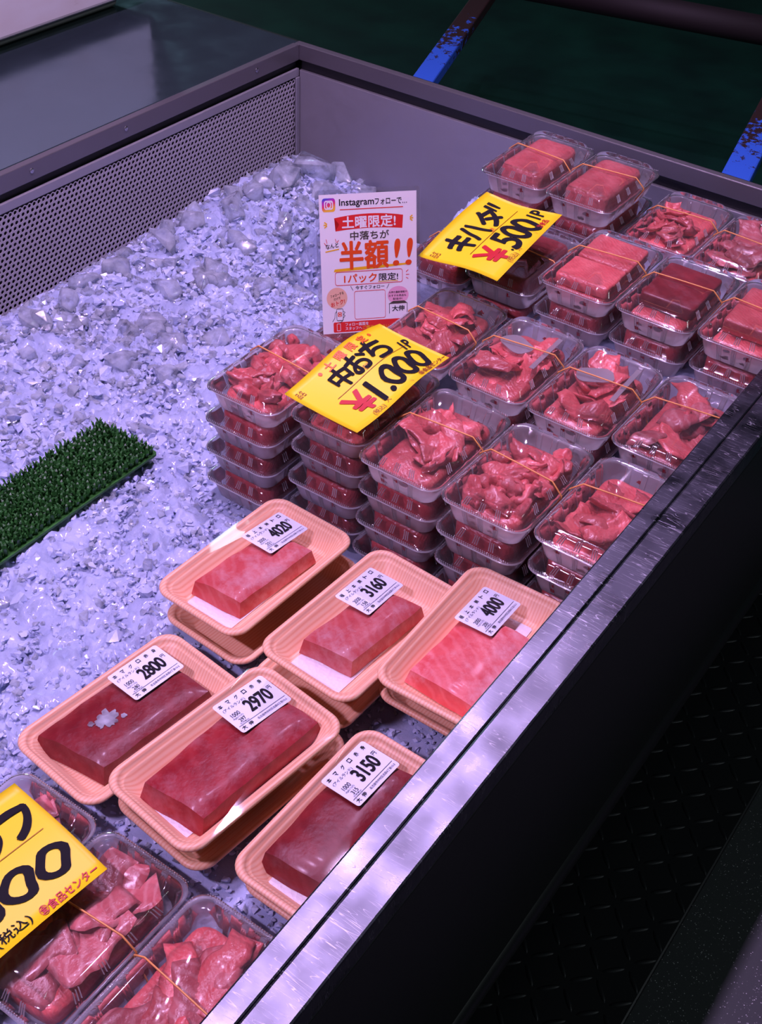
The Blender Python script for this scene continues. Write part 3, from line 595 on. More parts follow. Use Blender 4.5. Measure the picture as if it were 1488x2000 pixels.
PSL = [slice_mesh(40 + i, (.085, .075, .07, .08)[i], (.055, .05, .058, .045)[i], .007, (.15, -.2, .25, -.1)[i], M['pale'], 0.0012) for i in range(4)]
DSL = [slice_mesh(50 + i, (.08, .07, .065, .075)[i], (.042, .05, .045, .04)[i], .009, (.35, -.3, .5, -.4)[i], M['pale' if i % 2 else 'tuna'], 0.0015) for i in range(4)]
def mound(name, L, W, r, zb, zt, mt, amp, seed, ed=0.006):
    Ls = []
    for z, g in ((zb, -.006), (zb + .003, 0), (zt - ed, 0), (zt - ed * .3, -ed * .7), (zt, -ed * 2.2)):
        Ls.append([(p[0] + p[2] * 0.0015 * noise.noise((p[0] * 60, p[1] * 60, seed)), p[1] + p[3] * 0.0015 * noise.noise((p[0] * 60, p[1] * 60, seed + 5)), z) for p in rr(L + g, W + g, max(r + g / 2, .003), 10, 7, 4)])
    V, F = loft(Ls, True, False); n = len(Ls[0]); L2, W2 = L - ed * 2.2, W - ed * 2.2
    bm = bmesh.new(); vs = [bm.verts.new(v) for v in V]; [bm.faces.new([vs[k] for k in f]) for f in F]
    loop = vs[-n:]; prev = loop                          # concentric rings close the top with relief
    for q in (0.8, 0.6, 0.4, 0.2):
        cur = []
        for v in loop: p = v.co; cur.append(bm.verts.new((p.x * q, p.y * q, zt + amp * noise.noise((p.x * q * 55, p.y * q * 55, seed)) + amp * .6 * noise.noise((p.x * q * 140, p.y * q * 140, seed)))))
        for i in range(n): bm.faces.new((prev[i], prev[(i + 1) % n], cur[(i + 1) % n], cur[i]))
        prev = cur
    c = bm.verts.new((0, 0, zt)); [bm.faces.new((prev[i], prev[(i + 1) % n], c)) for i in range(n)]
    return bm_me(name, bm, mt, True)
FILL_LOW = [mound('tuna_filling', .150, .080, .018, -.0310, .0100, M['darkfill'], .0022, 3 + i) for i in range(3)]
FILL_TOP = [mound('tuna_filling', .148, .078, .016, -.0310, -.010, M['tuna'], .005, 13 + i) for i in range(3)]
BLOCK = [mound('tuna_block', .132, .070, .014, -.0310, .0095, M['scrap'], .0012, 23 + i, .008) for i in range(2)]
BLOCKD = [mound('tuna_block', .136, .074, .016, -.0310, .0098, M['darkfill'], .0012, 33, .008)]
SLABM = [mound('tuna_slab', .066, .080, .006, -.011, .006, M['tuna'], .001, 43 + i, .003) for i in range(2)]
SLABD = [mound('tuna_slab', .108, .078, .006, -.011, .0085, M['akami'], .0008, 53, .003), mound('tuna_slab', .11, .074, .006, -.011, .0085, M['tuna'], .0008, 54, .003)]
PADSM = me_('paper_leaf', *loft([[(p[0] + .004 * noise.noise((p[0] * 60, p[1] * 60, 1)), p[1], z) for p in rr(.05, .034, .014, 3, 3, 4)] for z in (0, .0008)]), M['strip'])
vco = {}
def mverts(me):
    if me.name not in vco: a = np.zeros(len(me.vertices) * 3); me.vertices.foreach_get('co', a); vco[me.name] = a.reshape(-1, 3)
    return vco[me.name]
def put(parent, me, x, y, z, rot, zmax=LH - .0020, bx=.080, by=.0455):
    """places a piece inside the pack: shrinks and shifts it until it fits under the lid"""
    from mathutils import Euler
    Rm = np.array(Euler(rot).to_matrix()); A = mverts(me) @ Rm.T; sc_ = 1.0
    ext = A.max(0) - A.min(0)
    if ext[2] > 0.030: sc_ = min(sc_, 0.030 / ext[2])
    if ext[1] > 2 * by: sc_ = min(sc_, 2 * by / ext[1])
    A = A * sc_; mn, mx = A.min(0), A.max(0)
    lo = -0.0300; zmn = mn[2] + z
    x = min(max(x, -bx - mn[0]), bx - mx[0]); y = min(max(y, -by - mn[1]), by - mx[1])
    if z + mx[2] > zmax: z = zmax - mx[2]
    if z + mn[2] < lo: z = lo - mn[2]
    return ob(me.name.split('.')[0], me, parent, (x, y, z), rot, (sc_,) * 3)
def pack(X, Y, z, label, kind, seed, band=True, rz=0.0, group='clear packs of tuna', name='tuna_pack', sc_=(1, 1, 1)):
    """X, Y: near-left flange corner (min X, max Y)"""
    rg = random.Random(seed)
    rt = empty(name, (X + PL * sc_[0] / 2, Y - PW * sc_[1] / 2, z), rz, label, 'food pack', group); rt.scale = sc_
    ob('base', base_me, rt); ob('lid', lid_me, rt); ob('bead_edging', bead_me, rt)['kind'] = 'stuff'; ob('ribbing', rib_me, rt)['kind'] = 'stuff'; ob('juice_smears', smear_me[seed % 3], rt)['kind'] = 'stuff'
    if band: ob('rubber_band', bands[seed % 3], rt)
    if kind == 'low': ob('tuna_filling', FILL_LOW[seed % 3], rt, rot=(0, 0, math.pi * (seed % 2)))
    elif kind == 'slices':
        ob('tuna_filling', FILL_TOP[seed % 3], rt)
        for i in range(13):
            put(rt, SL[rg.randrange(8)], rg.uniform(-.052, .052), rg.uniform(-.026, .026), rg.uniform(-.008, .008), (rg.uniform(-.45, .45), rg.uniform(-.4, .4), rg.uniform(0, 6.28)))
    elif kind == 'scraps':
        ob('tuna_filling', FILL_TOP[seed % 3], rt)
        for i in range(26): put(rt, SCR[rg.randrange(5)], rg.uniform(-.066, .066), rg.uniform(-.036, .036), rg.uniform(-.010, .010), (rg.uniform(-1, 1), rg.uniform(-1, 1), rg.uniform(0, 6.28)))
        for i in range(5): put(rt, SL[rg.randrange(8)], rg.uniform(-.05, .05), rg.uniform(-.026, .026), rg.uniform(-.002, .008), (rg.uniform(-.5, .5), rg.uniform(-.5, .5), rg.uniform(0, 6.28)))
    elif kind == 'block': ob('tuna_block', BLOCK[seed % 2], rt)
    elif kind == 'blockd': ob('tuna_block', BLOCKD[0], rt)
    elif kind == 'slabs':
        ob('tuna_filling', FILL_TOP[seed % 3], rt); ob('tuna_slab', SLABM[0], rt, (-.036, 0, .001), (0, .03, .04)); ob('tuna_slab', SLABM[1], rt, (.032, 0, .003), (0, -.10, -.03))
    elif kind in ('slabd', 'slabp'):
        ob('tuna_filling', FILL_TOP[seed % 3], rt); ob('tuna_slab', SLABD[kind == 'slabp'], rt, (.006, .0, .001), (.02, .02, .03))
    elif kind == 'pale':
        ob('tuna_filling', FILL_TOP[seed % 3], rt)
        for i in range(9): put(rt, PSL[i % 4], (-.045, .0, .045)[i % 3] + rg.uniform(-.012, .012), rg.uniform(-.02, .02), -.008 + .0022 * i, (rg.uniform(-.2, .2), rg.uniform(-.28, .1), rg.uniform(-.7, .9)))
    elif kind == 'folds':
        ob('tuna_filling', FILL_TOP[seed % 3], rt)
        for i in range(9): put(rt, DSL[i % 4], (-.045, .0, .045)[i % 3] + rg.uniform(-.012, .012), rg.uniform(-.02, .02), -.008 + .0018 * i, (rg.uniform(-.4, .4), rg.uniform(-.4, .2), rg.uniform(-.7, .9)))
    if seed in (32, 33):
        bevbox('plastic_strip', (-.042, .042, -.0035, .0035, -.0006, .0006), M['strip'], rt, .0004, loc=(.02, -.030, LH - .0034), rot=(0, 0, .03))
        ob('paper_leaf', PADSM, rt, (.016, .012, LH - .0042), (.05, .05, .5 + seed))
    return rt
ST = PH + LH + 0.0002
colsA = [('A1', .078, .5520, -.020, 4, 'scraps', 'left of the 1.000 card'), ('A2', .098, .4340, -.022, 4, 'slices', 'under the 1.000 card'), ('A3', .080, .3185, -.020, 4, 'slices', 'just right of the 1.000 card'),
         ('A4', .080, .2035, -.020, 4, 'scraps', 'second from the front rail'), ('A5', .090, .0880, -.022, 3, 'slices', 'against the front rail')]
topA = {'A1': 'clear pack of shredded tuna on top of the leftmost stack beside the open ice', 'A2': 'clear tuna pack lying directly under the yellow 1.000 card', 'A3': 'top clear pack of thick tuna pieces just right of the yellow 1.000 card',
        'A4': 'top clear pack of torn tuna scraps with a thick roll, behind the 4000 tray', 'A5': 'top clear pack of tuna pieces at the rail, nearest row of packs'}
lv = {1: 'second from the top', 2: 'third from the top', 3: 'at the bottom'}
sd = 0
for nm, x, y, z, n, kind, where in colsA:
    for k in range(n):
        sd += 1; rg = random.Random(sd * 7)
        dx, dy, dr = (0, 0, 0) if k == 0 else (rg.uniform(-.004, .003), rg.uniform(-.002, .002) , rg.uniform(-.012, .012))
        lab = topA[nm] if k == 0 else 'clear tuna pack %s, stack %s' % (lv[k], where)
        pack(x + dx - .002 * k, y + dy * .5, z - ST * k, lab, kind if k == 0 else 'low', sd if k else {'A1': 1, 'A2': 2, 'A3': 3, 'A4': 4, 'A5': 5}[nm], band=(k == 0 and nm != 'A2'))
colsB = [(.290, .5670, -.074, 1, 'slices', 31, 'clear pack half hidden below the propped poster', ''), (.292, .4490, -.022, 1, 'slices', 34, 'clear pack of sliced tuna right of the poster, behind the 1.000 card', ''),
         (.289, .3280, -.020, 2, 'slices', 32, 'clear pack with a plastic strip, a rolled slice standing at its far end', 'clear tuna pack beneath the pack whose rolled slice stands at its far end'),
         (.290, .2130, -.020, 2, 'slices', 33, 'clear pack of tuna with a plastic strip, second from the rail in its row', 'clear tuna pack hidden beneath the strip pack second from the rail'), (.296, .0975, -.020, 1, 'folds', 35, 'clear pack of broad pale tuna slices against the rail, second row', '')]
for x, y, z, n, kind, s, l1, l2 in colsB:
    for k in range(n): pack(x, y, z - ST * k, l2 if k else l1, 'low' if k else kind, s + 10 * k if k == 0 else s + 70, band=(k == 0))
colsC = [(.510, .5560, -.036, 1, 'blockd', 51, 'clear pack of dark tuna at the left end under the yellow 500 card', ''), (.505, .4400, -.008, 2, 'blockd', 52, 'clear pack of dark tuna lying under the yellow 500 card', 'clear tuna pack beneath the one under the 500 card'),
         (.512, .3260, .020, 2, 'slabs', 53, 'clear pack holding two tuna slabs, right of the yellow 500 card', 'dark flat clear tuna pack beneath the pack with two slabs'),
         (.514, .2100, .020, 2, 'slabd', 54, 'clear pack with one dark tuna slab, second from the rail in the third row', 'clear tuna pack beneath the pack with one dark slab'), (.522, .0950, .020, 2, 'slabp', 55, 'clear pack of tuna slab at the rail by the right picture edge', 'clear tuna pack beneath the slab pack at the rail')]
for x, y, z, n, kind, s, l1, l2 in colsC:
    for k in range(n): pack(x - .004 * k, y, z - ST * k, l2 if k else l1, 'low' if k else kind, s + 30 * k, band=(k == 0))
colsD = [(.712, .5450, .040, 2, 'block', 61, 'clear pack with a smooth pale tuna block, farthest left by the end wall', 'clear tuna pack beneath the farthest pack by the end wall'), (.710, .4300, .040, 2, 'block', 62, 'clear pack with a smooth tuna block, upper right of the 500 card', 'clear tuna pack beneath the block pack upper right of the 500 card'),
         (.760, .3150, -.010, 1, 'slices', 63, 'clear pack of tuna slices by the end wall, behind the two-slab pack', ''), (.752, .2000, -.010, 1, 'pale', 64, 'clear pack of white-topped tuna slices by the end wall, behind the dark slab pack', ''), (.760, .0850, -.010, 1, 'slabd', 65, 'clear tuna pack cut by the right picture edge near the end wall', '')]
for x, y, z, n, kind, s, l1, l2 in colsD:
    for k in range(n): pack(x - .004 * k, y, z - ST * k, l2 if k else l1, 'low' if k else kind, s + 30 * k, band=(k == 0))
pack(-.590, .3680, -.137, 'clear pack mostly covered by the yellow card in the near left corner', 'pale', 71, band=False)
pack(-.588, .2520, -.137, 'clear pack of broad pale tuna slices in the near left corner', 'pale', 72)
pack(-.585, .1360, -.137, 'clear pack of dark folded tuna between the rail and the near pale-slice pack', 'folds', 73)

# ================================================================== foam trays with wrapped tuna blocks
TL, TW, TH = .214, .128, .030
def tl(d, z): return [(p[0], p[1], z) for p in rr(TL - 2 * d, TW - 2 * d, max(.022 - d * .45, .006), 14, 10, 7)]
tray_me = me_('foam_tray', *loft([tl(.022, 0), tl(.020, .0008), tl(.003, .023), tl(.0004, .0255), tl(0, .0275), tl(.0012, .0296), tl(.0032, .0302), tl(.0060, .0296), tl(.0074, .0276), tl(.0088, .0250), tl(.0108, .0242), tl(.0122, .0232), tl(.0230, .0060), tl(.026, .0046), tl(.03, .0044)], True, True), M['tray'], True)
pad_me = me_('absorbent_pad', *loft([[(p[0], p[1], z) for p in rr(.148, .066, .003, 4, 4, 2)] for z in (.0047, .0058)]), M['pad'])
def block_mesh(Q, zb, zt, mt, seed, flare=.004, bow=.002):
    """hexahedron over the top outline Q, softened and slightly uneven"""
    cx = sum(q[0] for q in Q) / 4; cy = sum(q[1] for q in Q) / 4; bm = bmesh.new(); n = 8; grid = {}
    nu, nv, nw = 14, 8, 4
    def pt(u, v, w_):
        a = Vector((*Q[0], 0)); b = Vector((*Q[1], 0)); c = Vector((*Q[2], 0)); d = Vector((*Q[3], 0))
        p = (a * (1 - v) + b * v) * (1 - u) + (d * (1 - v) + c * v) * u
        k = 1 + flare * (1 - w_) / 0.05; p = Vector((cx + (p.x - cx) * k, cy + (p.y - cy) * k, 0))
        z = zb + (zt - zb) * w_ + bow * w_ * (1 - (2 * v - 1) ** 2)
        nz = noise.noise((p.x * 35, p.y * 35, z * 35 + seed)) * .0016
        r = .10; ed = [max(0, 1 - min(u, 1 - u) * (1 / r)) , max(0, 1 - min(v, 1 - v) / (r * 1.5)), max(0, 1 - min(1, (1 - w_)) / .3)]
        z -= .0032 * max(ed[0], ed[1]) ** 2 * w_
        return Vector((p.x + nz, p.y + nz * .7, z + nz * .6 * w_))
    def vv(i, j, k):
        if (i, j, k) not in grid: grid[(i, j, k)] = bm.verts.new(pt(i / nu, j / nv, k / nw))
        return grid[(i, j, k)]
    for i in range(nu):
        for j in range(nv):
            bm.faces.new((vv(i, j, nw), vv(i, j + 1, nw), vv(i + 1, j + 1, nw), vv(i + 1, j, nw))); bm.faces.new((vv(i, j, 0), vv(i + 1, j, 0), vv(i + 1, j + 1, 0), vv(i, j + 1, 0)))
    for k in range(nw):
        for i in range(nu):
            for j in (0, nv): bm.faces.new((vv(i, j, k), vv(i + 1, j, k), vv(i + 1, j, k + 1), vv(i, j, k + 1)))
        for j in range(nv):
            for i in (0, nu): bm.faces.new((vv(i, j, k), vv(i, j + 1, k), vv(i, j + 1, k + 1), vv(i, j, k + 1)))
    bmesh.ops.recalc_face_normals(bm, faces=bm.faces[:])
    me = bm_me('tuna_block', bm, mt, True)
    try: me.set_sharp_from_angle(angle=math.radians(50))
    except Exception: pass
    return me
def label_print(price, weight, unit, l1, l2='(アイルランド)'):
    p = Print(); W_, H_ = .068, .047
    if len(l1) == 6:
        for i, ch in enumerate(l1): p.text('ink', ch, .004 + i * .0108, .0385, .0086 + i * .0108, .0435, .012)
    else:
        for i, ch in enumerate(l1): x = (.004, .0125, .029, .038, .049, .056)[i] if len(l1) == 6 else .004 + i * .0102; p.text('ink', ch, x, .0385, x + .005, .0435, .012)
    p.text('ink', l2, .004, .0315, .033, .0360, .0)
    p.text('ink', price, .0265, .0150, .0575, .0315, .036, space=.95)
    p.text('ink', '円', .0595, .0260, .0640, .0310, .0)
    p.text('ink', unit, .0060, .0215, .0165, .0265, .0); p.text('ink', '100gあたり(円)', .0045, .0180, .0175, .0205, .0)
    p.text('ink', weight, .0085, .0125, .0165, .0170, .0); p.text('ink', '正味量(g)', .0060, .0098, .0175, .0118, .0)
    p.line('ink', (.0025, .0088), (.0655, .0088), .0004)
    p.text('ink', '大', .0035, .0025, .0085, .0075, .012); p.text('ink', '伸', .0125, .0025, .0175, .0075, .012)
    p.text('ink', '名古屋市中村区名駅4丁目15-2', .0240, .0032, .0640, .0062, .004)
    return p
def tray(x, y, zrim, rz, spec, label, lower=None, tilt=0.0):
    zb = zrim - TH
    rt = empty('tuna_tray', (x, y, zb), math.radians(rz), label, 'food tray', 'wrapped tuna trays'); rt.rotation_euler[0] = tilt
    ob('foam_tray', tray_me, rt)
    if spec is None: return rt
    Q, zt, mt, (lx, ly, la, lt), price, weight, unit, l1, padx = spec
    ob('absorbent_pad', pad_me, rt, (padx, 0, 0))
    ob('tuna_block', block_mesh(Q, .0062, zt, M[mt], int(price)), rt)
    if price == '2800':
        bm = bmesh.new(); rg = random.Random(5); pts = []
        for cx_, cy_, r_, n_ in ((-.026, .010, .0125, 44), (-.040, .016, .004, 16), (-.010, .001, .0035, 14)):
            vs = [bm.verts.new((cx_ + r_ * (1 + .55 * noise.noise((3 * math.cos(t), 3 * math.sin(t), r_ * 900)) + rg.uniform(-.12, .12)) * math.cos(t), cy_ + .8 * r_ * (1 + .55 * noise.noise((3 * math.cos(t), 3 * math.sin(t), r_ * 900)) + rg.uniform(-.12, .12)) * math.sin(t), zt + .0026)) for t in [math.tau * q / n_ for q in range(n_)]]; bm.faces.new(vs)
        r = bmesh.ops.extrude_face_region(bm, geom=bm.faces[:]); bmesh.ops.translate(bm, verts=[g for g in r['geom'] if isinstance(g, bmesh.types.BMVert)], vec=(0, 0, .0006)); bmesh.ops.recalc_face_normals(bm, faces=bm.faces[:])
        o_ = ob('frost_patch', bm_me('frost_patch', bm, M['frost']), rt); o_['kind'] = 'stuff'; o_['label'] = 'white frost patch'
    # label plane, then film hull round rim, block top and label
    LWd, LHd = .068, .047; ca, sa = math.cos(la), math.sin(la); ct_, st_ = math.cos(lt), math.sin(lt)
    def fm(u, v, h): a = u - 0; xx, zz = a * ct_ + h * st_ * 0, -a * st_; return (lx + xx * ca - v * sa, ly + xx * sa + v * ca, zt + .0062 + zz + h)
    lg = [fm(p[0] + LWd / 2, p[1] + LHd / 2, 0) for p in rr(LWd, LHd, .003, 6, 4, 3)]
    lab = empty('price_label', (0, 0, 0)); lab.parent = rt
    V = [(a, b, c) for a, b, c in lg] + [(a, b, c - .00015) for a, b, c in lg]; n = len(lg)
    obj('label_sheet', V, [tuple(range(n)), tuple(range(n, 2 * n))[::-1]] + [(i, (i + 1) % n, (i + 1) % n + n, i + n) for i in range(n)], M['label'], lab)
    label_print(price, weight, unit, l1).build(lab, fm, .0003)
    bm = bmesh.new()
    for p in tl(.0006, TH + .0004): bm.verts.new(p)
    for q in Q: bm.verts.new((q[0], q[1], zt + .0002))
    cq = (sum(q[0] for q in Q) / 4, sum(q[1] for q in Q) / 4)
    for k in range(4): a, b = Q[k], Q[(k + 1) % 4]; bm.verts.new(((a[0] + b[0]) / 2, (a[1] + b[1]) / 2, zt + .0020))
    bm.verts.new((*cq, zt + .0028))
    for p in lg[::3]: bm.verts.new((p[0], p[1], p[2] - .0008))
    for p in tl(.004, TH - .006): bm.verts.new(p)
    r = bmesh.ops.convex_hull(bm, input=bm.verts[:]); bmesh.ops.delete(bm, geom=[g for g in r['geom_interior'] if isinstance(g, bmesh.types.BMVert)], context='VERTS')
    bmesh.ops.delete(bm, geom=[f for f in bm.faces if f.normal.z < -0.3], context='FACES')
    ob('stretch_film', bm_me('stretch_film', bm, M['film']), rt)
    return rt
tray(-.057, .351, -.105, -2.3, ([(-.066, .0350), (-.0601, -.0286), (.0574, -.0340), (.0488, .0260)], .030, 'toro', (.015, -.008, .0, .10), '4020', '201', '2000', '極上本鮪トロ', -.01), 'peach foam tray of fatty tuna labelled 4020, beside the open ice')
tray(-.065, .194, -.095, -3.1, ([(-.0616, .0330), (-.0533, -.0275), (.0600, -.0340), (.0485, .0243)], .029, 'toro', (.004, -.003, .04, .08), '3160', '158', '2000', '極上本鮪トロ', -.012), 'peach foam tray of fatty tuna labelled 3160, middle of the three pink ones')
tray(-.030, .074, -.080, 1.5, ([(-.0703, .0364), (-.0760, -.0480), (.0424, -.0470), (.0433, .0294)], .026, 'toro', (.013, -.012, .0, .08), '4000', '200', '2000', '極上本鮪トロ', 0.0), 'peach foam tray with a broad pale tuna block labelled 4000, touching the rail')
tray(-.292, .325, -.130, -5.8, ([(-.0820, .0480), (-.0640, -.0321), (.0753, -.0346), (.0686, .0480)], .030, 'akami', (.010, .004, .02, .04), '2800', '280', '1000', '本マグロ赤身', .02), 'peach foam tray of dark red tuna labelled 2800 with a white frost patch')
tray(-.288, .198, -.100, -6.7, ([(-.0789, .0300), (-.0683, -.0413), (.0880, -.0380), (.0810, .0400)], .031, 'akami', (.022, .000, .0, .08), '2970', '297', '1000', '本マグロ赤身', -.015), 'peach foam tray of dark red tuna labelled 2970, middle of the dark three')
tray(-.279, .0530, -.108, -1.0, ([(-.0716, .0460), (-.0672, -.0200), (.0840, -.0160), (.0740, .0480)], .031, 'akami', (.016, .004, .0, .06), '3150', '315', '1000', '本マグロ赤身', -.02), 'peach foam tray of dark red tuna labelled 3150, partly under the rail')
tray(-.060, .338, -.140, -3.5, None, 'peach foam tray stacked beneath the pink tuna tray beside the open ice')
tray(-.022, .074, -.115, 0.5, None, 'peach foam tray stacked beneath the broad pale tuna tray at the rail')
tray(-.282, .196, -.135, -6.0, None, 'peach foam tray stacked beneath the middle dark red tuna tray')
tray(-.268, .0520, -.143, -0.5, None, 'peach foam tray stacked beneath the dark red tuna tray at the rail')
tray(-.072, .200, -.135, -2.0, None, 'peach foam tray stacked beneath the middle pink tuna tray')

# ================================================================== hand-lettered yellow price cards
def card(name, loc, rz, L, W_, zf, prints, label, tilt=(0, 0)):
    rt = empty(name, loc, rz, label, 'price card', 'hand-lettered yellow price cards'); rt.rotation_euler[0] = tilt[0]; rt.rotation_euler[1] = tilt[1]
    nu, nv = 24, 10; V = []; F = []
    for s in (0, -.0003):
        for j in range(nv + 1):
            for i in range(nu + 1): x, y = i / nu * L, j / nv * W_; V.append((x - L / 2, y - W_ / 2, zf(x / L, y / W_) + s))
    n = (nu + 1) * (nv + 1); w_ = nu + 1
    for j in range(nv):
        for i in range(nu): a = j * w_ + i; F += [(a, a + 1, a + w_ + 1, a + w_), (n + a, n + a + w_, n + a + w_ + 1, n + a + 1)]
    br = list(range(w_)) + [j * w_ + nu for j in range(1, nv + 1)] + [nv * w_ + i for i in range(nu - 1, -1, -1)] + [j * w_ for j in range(nv - 1, 0, -1)]
    for a, b in zip(br, br[1:] + br[:1]): F.append((a, b, b + n, a + n))
    obj('card_sheet', V, F, M['yellow'], rt, True)
    prints.build(rt, lambda u, v, h: (u * L - L / 2, v * W_ - W_ / 2, zf(u, v) + .0005 + h), .0002, cuts=[i / 24 for i in range(1, 24)])
    return rt
def brush(a): return lambda u, v: (u + a * (v - .5) * .12 + .02 * math.sin(7 * v + 3 * u), v + .05 * math.sin(4.2 * u + a))
def T(p, *a, **k): p.text(*a, asp=.56, **k)
p = Print()
for i, ch in enumerate('土曜限定'): T(p, 'orangeink', ch, .33 + i * .115, .83, .40 + i * .115, .945, .03, rot=.06)
p.disc('orangeink', .275, .885, .014, ry=.026); p.disc('orangeink', .80, .90, .014, ry=.026)
T(p, 'ink', '中', .27, .53, .42, .82, .036, warp=brush(.3)); T(p, 'ink', 'お', .43, .53, .60, .82, .036, warp=brush(.1)); T(p, 'ink', 'ち', .60, .51, .80, .83, .036, warp=brush(.2))
p.line('brownink', (.18, .505), (.93, .505), .006); T(p, 'ink', '1P', .865, .44, .95, .60, .03, slant=.1)
T(p, 'redink', '¥', .17, .12, .34, .45, .030, rot=.12, warp=brush(.3)); T(p, 'ink', '1.000', .37, .09, .90, .43, .032, warp=brush(.2), space=.92)
p.text('brownink', '品名', .025, .80, .085, .90, .0); p.text('brownink', '産地', .50, .53, .55, .61, .0); p.text('brownink', '(税込)', .22, .015, .33, .10, .0); p.text('brownink', '大', .36, .05, .40, .12, .0)
p.text('brownink', '㊎食品センター', .70, .02, .985, .085, .02); p.pline('brownink', [(.60, .06), (.615, .05), (.62, .03)], .003)
card('price_card', (.186, .372, .006), -.01, .194, .108, lambda u, v: .004 + .010 * math.sin(math.pi * u) * (0.4 + v) - .004 * math.sin(2 * math.pi * u) + .022 * max(0, u - .82) + .006 * v * v, p, 'curled yellow price card lettered 1.000, in front of the poster')
p = Print()
T(p, 'ink', 'キ', .18, .53, .36, .86, .05, warp=brush(.3)); T(p, 'ink', 'ハ', .37, .54, .54, .83, .05, warp=brush(.1)); T(p, 'ink', 'タ', .58, .52, .78, .84, .05, warp=brush(.2))
T(p, 'ink', '"', .79, .70, .87, .86, .04)
p.line('brownink', (.17, .49), (.90, .50), .006); T(p, 'redink', '¥', .16, .10, .34, .44, .030, rot=.12, warp=brush(.3)); T(p, 'ink', '500', .40, .08, .80, .45, .036, warp=brush(.2), space=.92); p.disc('ink', .375, .13, .010, ry=.018)
T(p, 'ink', '1P', .85, .17, .96, .36, .035, slant=.1); p.text('brownink', '品名', .03, .78, .09, .89, .0); T(p, 'redink', '産地', .52, .50, .57, .58, .0)
p.text('brownink', '(税込)', .24, .015, .36, .11, .0); p.text('brownink', '大', .39, .05, .43, .12, .0); T(p, 'redink', '㊎食品', .74, .06, .87, .14, .02); p.pline('brownink', [(.655, .10), (.665, .08), (.665, .05)], .003)
card('price_card', (.535, .412, .044), .06, .198, .122, lambda u, v: .001 + .006 * math.sin(math.pi * u) * v + .003 * math.sin(5 * v + 2 * u) + .003, p, 'yellow price card lettered 500, farthest from the viewer', (0, -.06))
p = Print()
T(p, 'ink', 'ッ', .64, .56, .77, .73, .06, warp=brush(.1)); T(p, 'ink', 'フ', .80, .56, .95, .82, .06, warp=brush(.2)); T(p, 'ink', '1.000', .22, .18, .94, .42, .04, warp=brush(.2), space=.95)
T(p, 'redink', '10%', .73, .88, .85, .955, .0, rot=-.1); p.line('brownink', (.2, .54), (.93, .54), .005); T(p, 'redink', '㊎食品センター', .66, .02, .97, .09, .02); T(p, 'ink', '(税込)', .44, .03, .62, .12, .01)
card('price_card', (-.545, .274, -.104), -.09, .20, .132, lambda u, v: .002 + .004 * math.sin(math.pi * u) + .003 * math.sin(4 * v), p, 'worn yellow price card lying on packs in the near left corner', (.07, -.03))

# ================================================================== propped poster
PWd, PHt = .132, .188
ea = Vector((.096, -.091, 0)).normalized(); eu = Vector((0.206, 0.219, 0.954)).normalized(); en = ea.cross(eu)
pp = empty('poster', (.308, .533, -.0525), 0, 'laminated white poster with red and orange lettering propped among the packs', 'poster')
pp.matrix_world = Matrix(((ea.x, eu.x, en.x, .308), (ea.y, eu.y, en.y, .533), (ea.z, eu.z, en.z, -.0525), (0, 0, 0, 1)))
V, F = loft([[(p[0] + PWd / 2, p[1] + PHt / 2, z) for p in rr(PWd + .010, PHt + .012, .005, 2, 2, 4)] for z in (-.0006, -.0003)]); obj('laminate_sleeve', V, F, M['lam'], pp)
obj('paper_sheet', *boxVF(0, PWd, 0, PHt, -.0002, 0), M['paper'], pp)
p = Print(); U_ = lambda a: a
def arcY(x, k=.012): return k * (1 - ((x - .5) / .36) ** 2)
# ribbon
top = [(.15 + .71 * i / 12, .835 + .022 * (1 - ((i - 6) / 6) ** 2)) for i in range(13)]; bot = [(.16 + .69 * i / 12, .742 + .014 * (1 - ((i - 6) / 6) ** 2)) for i in range(13)]
V = bot + top; p.add('pred', V, [(i, i + 1, i + 14, i + 13) for i in range(12)], 1)
p.poly('pred', [(.16, .742), (.15, .835), (.20, .79)]); p.rrect('logo', .03, .880, .165, .975, .024, 1)
p.rframe('paper', .052, .896, .143, .959, .018, .010, 2); p.ring('paper', .0975, .9275, .021, .009, 2); p.disc('paper', .125, .947, .0055, 2, 12)
p.text('ink', 'Instagram', .205, .905, .56, .965, .022, layer=2); p.text('ink', 'フォローで…', .57, .915, .90, .958, .018); p.line('pred', (.21, .892), (.86, .892), .006)
p.text('paper', '土曜限定!', .23, .760, .78, .842, .035, layer=2)
p.text('polive', '中落ちが', .31, .675, .71, .735, .025); p.text('ink', 'なんと', .055, .625, .185, .658, .02, rot=.1); p.line('pyel', (.05, .600), (.19, .616), .008)
p.poly('pyel', [(.13, .452), (.55, .462), (.93, .480), (.94, .492), (.5, .484), (.14, .472)], 1)
p.text('pora', '半額', .20, .468, .70, .665, .030, layer=3, asp=1.3); p.text('pora', '!!', .75, .478, .94, .665, .02, slant=.12, layer=3)
p.rframe('pred', .14, .352, .85, .452, .022, .0045); p.text('pora', '1パック', .235, .368, .575, .430, .03); p.text('ink', '限定!', .60, .372, .80, .425, .02); p.line('pyel', (.59, .366), (.80, .366), .005)
p.text('ink', '今すぐフォロー', .35, .316, .655, .345, .012); p.line('ink', (.30, .345), (.325, .312), .004); p.line('ink', (.68, .312), (.705, .345), .004)
p.rframe('pred', .335, .096, .665, .306, .02, .004)
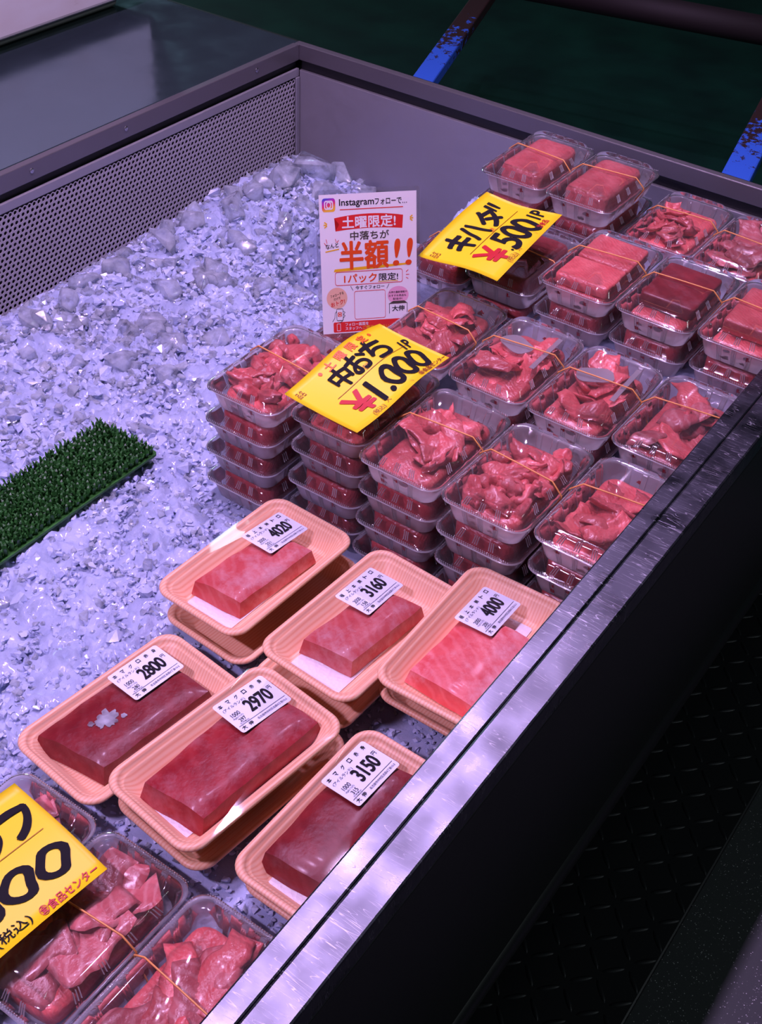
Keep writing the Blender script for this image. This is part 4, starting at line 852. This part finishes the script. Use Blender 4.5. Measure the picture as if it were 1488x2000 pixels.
p.disc('ppeach', .155, .262, .108, 1, 36, .078); p.text('ink', 'フォローする', .085, .278, .225, .298, .01, rot=.18); p.text('ink', 'だけで', .12, .250, .19, .268, .01, rot=.18); p.text('pred', 'おトク!', .09, .210, .235, .243, .03, rot=.18)
p.disc('ppink', .80, .258, .112, 1, 36, .066); p.text('ink', '大伸の最新情報や', .70, .272, .895, .289, .01); p.text('ink', 'おすすめ商品も', .70, .247, .885, .264, .01); p.text('ink', '配信中!', .745, .222, .845, .239, .01)
p.poly('polive', [(.695, .195), (.745, .215), (.865, .215), (.90, .195)], 2); p.line('ink', (.705, .195), (.705, .125), .005); p.line('ink', (.895, .195), (.895, .125), .005); p.text('ink', '大伸', .735, .140, .865, .180, .03)
p.rframe('ink', .145, .095, .215, .185, .010, .004, 3); p.poly('paper', [(.147, .097), (.213, .097), (.213, .183), (.147, .183)], 2); p.rrect('pora', .158, .125, .200, .158, .008, 3); p.ring('paper', .179, .1415, .011, .004, 4, 16)
p.pline('ink', [(.10, .09), (.125, .115), (.13, .15), (.145, .165)], .0035); p.pline('ink', [(.215, .165), (.235, .155), (.218, .14), (.235, .13), (.215, .115), (.205, .09), (.165, .075)], .0035)
p.rrect('pred', .11, .008, .845, .084, .012, 1); p.rframe('paper', .145, .018, .185, .074, .006, .004, 2); p.text('paper', 'フォロー画面を', .235, .050, .48, .074, .015); p.text('paper', 'スタッフへ', .235, .020, .41, .044, .015); p.text('pyel', 'ご提示ください', .42, .022, .70, .046, .015)
for cx, cy, s, col in ((.085, .79, -1, 'pyel'), (.92, .81, 1, 'pyel')):
    for a in (-35, 0, 35): t = math.radians(a); p.line(col, (cx - s * .01 * 0 + s * .012 * math.cos(t), cy + .010 * math.sin(t)), (cx + s * .045 * math.cos(t), cy + .034 * math.sin(t)), .009)
for a, b in (((.04, .665), (.06, .645)), ((.06, .69), (.07, .66)), ((.155, .69), (.165, .665)), ((.19, .68), (.17, .662)), ((.885, .425), (.91, .44)), ((.885, .405), (.92, .405)), ((.885, .385), (.91, .375))): p.line('pred', a, b, .005)
p.build(pp, lambda u, v, h: (u * PWd, v * PHt, h), .00012, names={'logo': 'logo_square'})
bpy.data.objects.remove(_to); bpy.data.curves.remove(_tc)
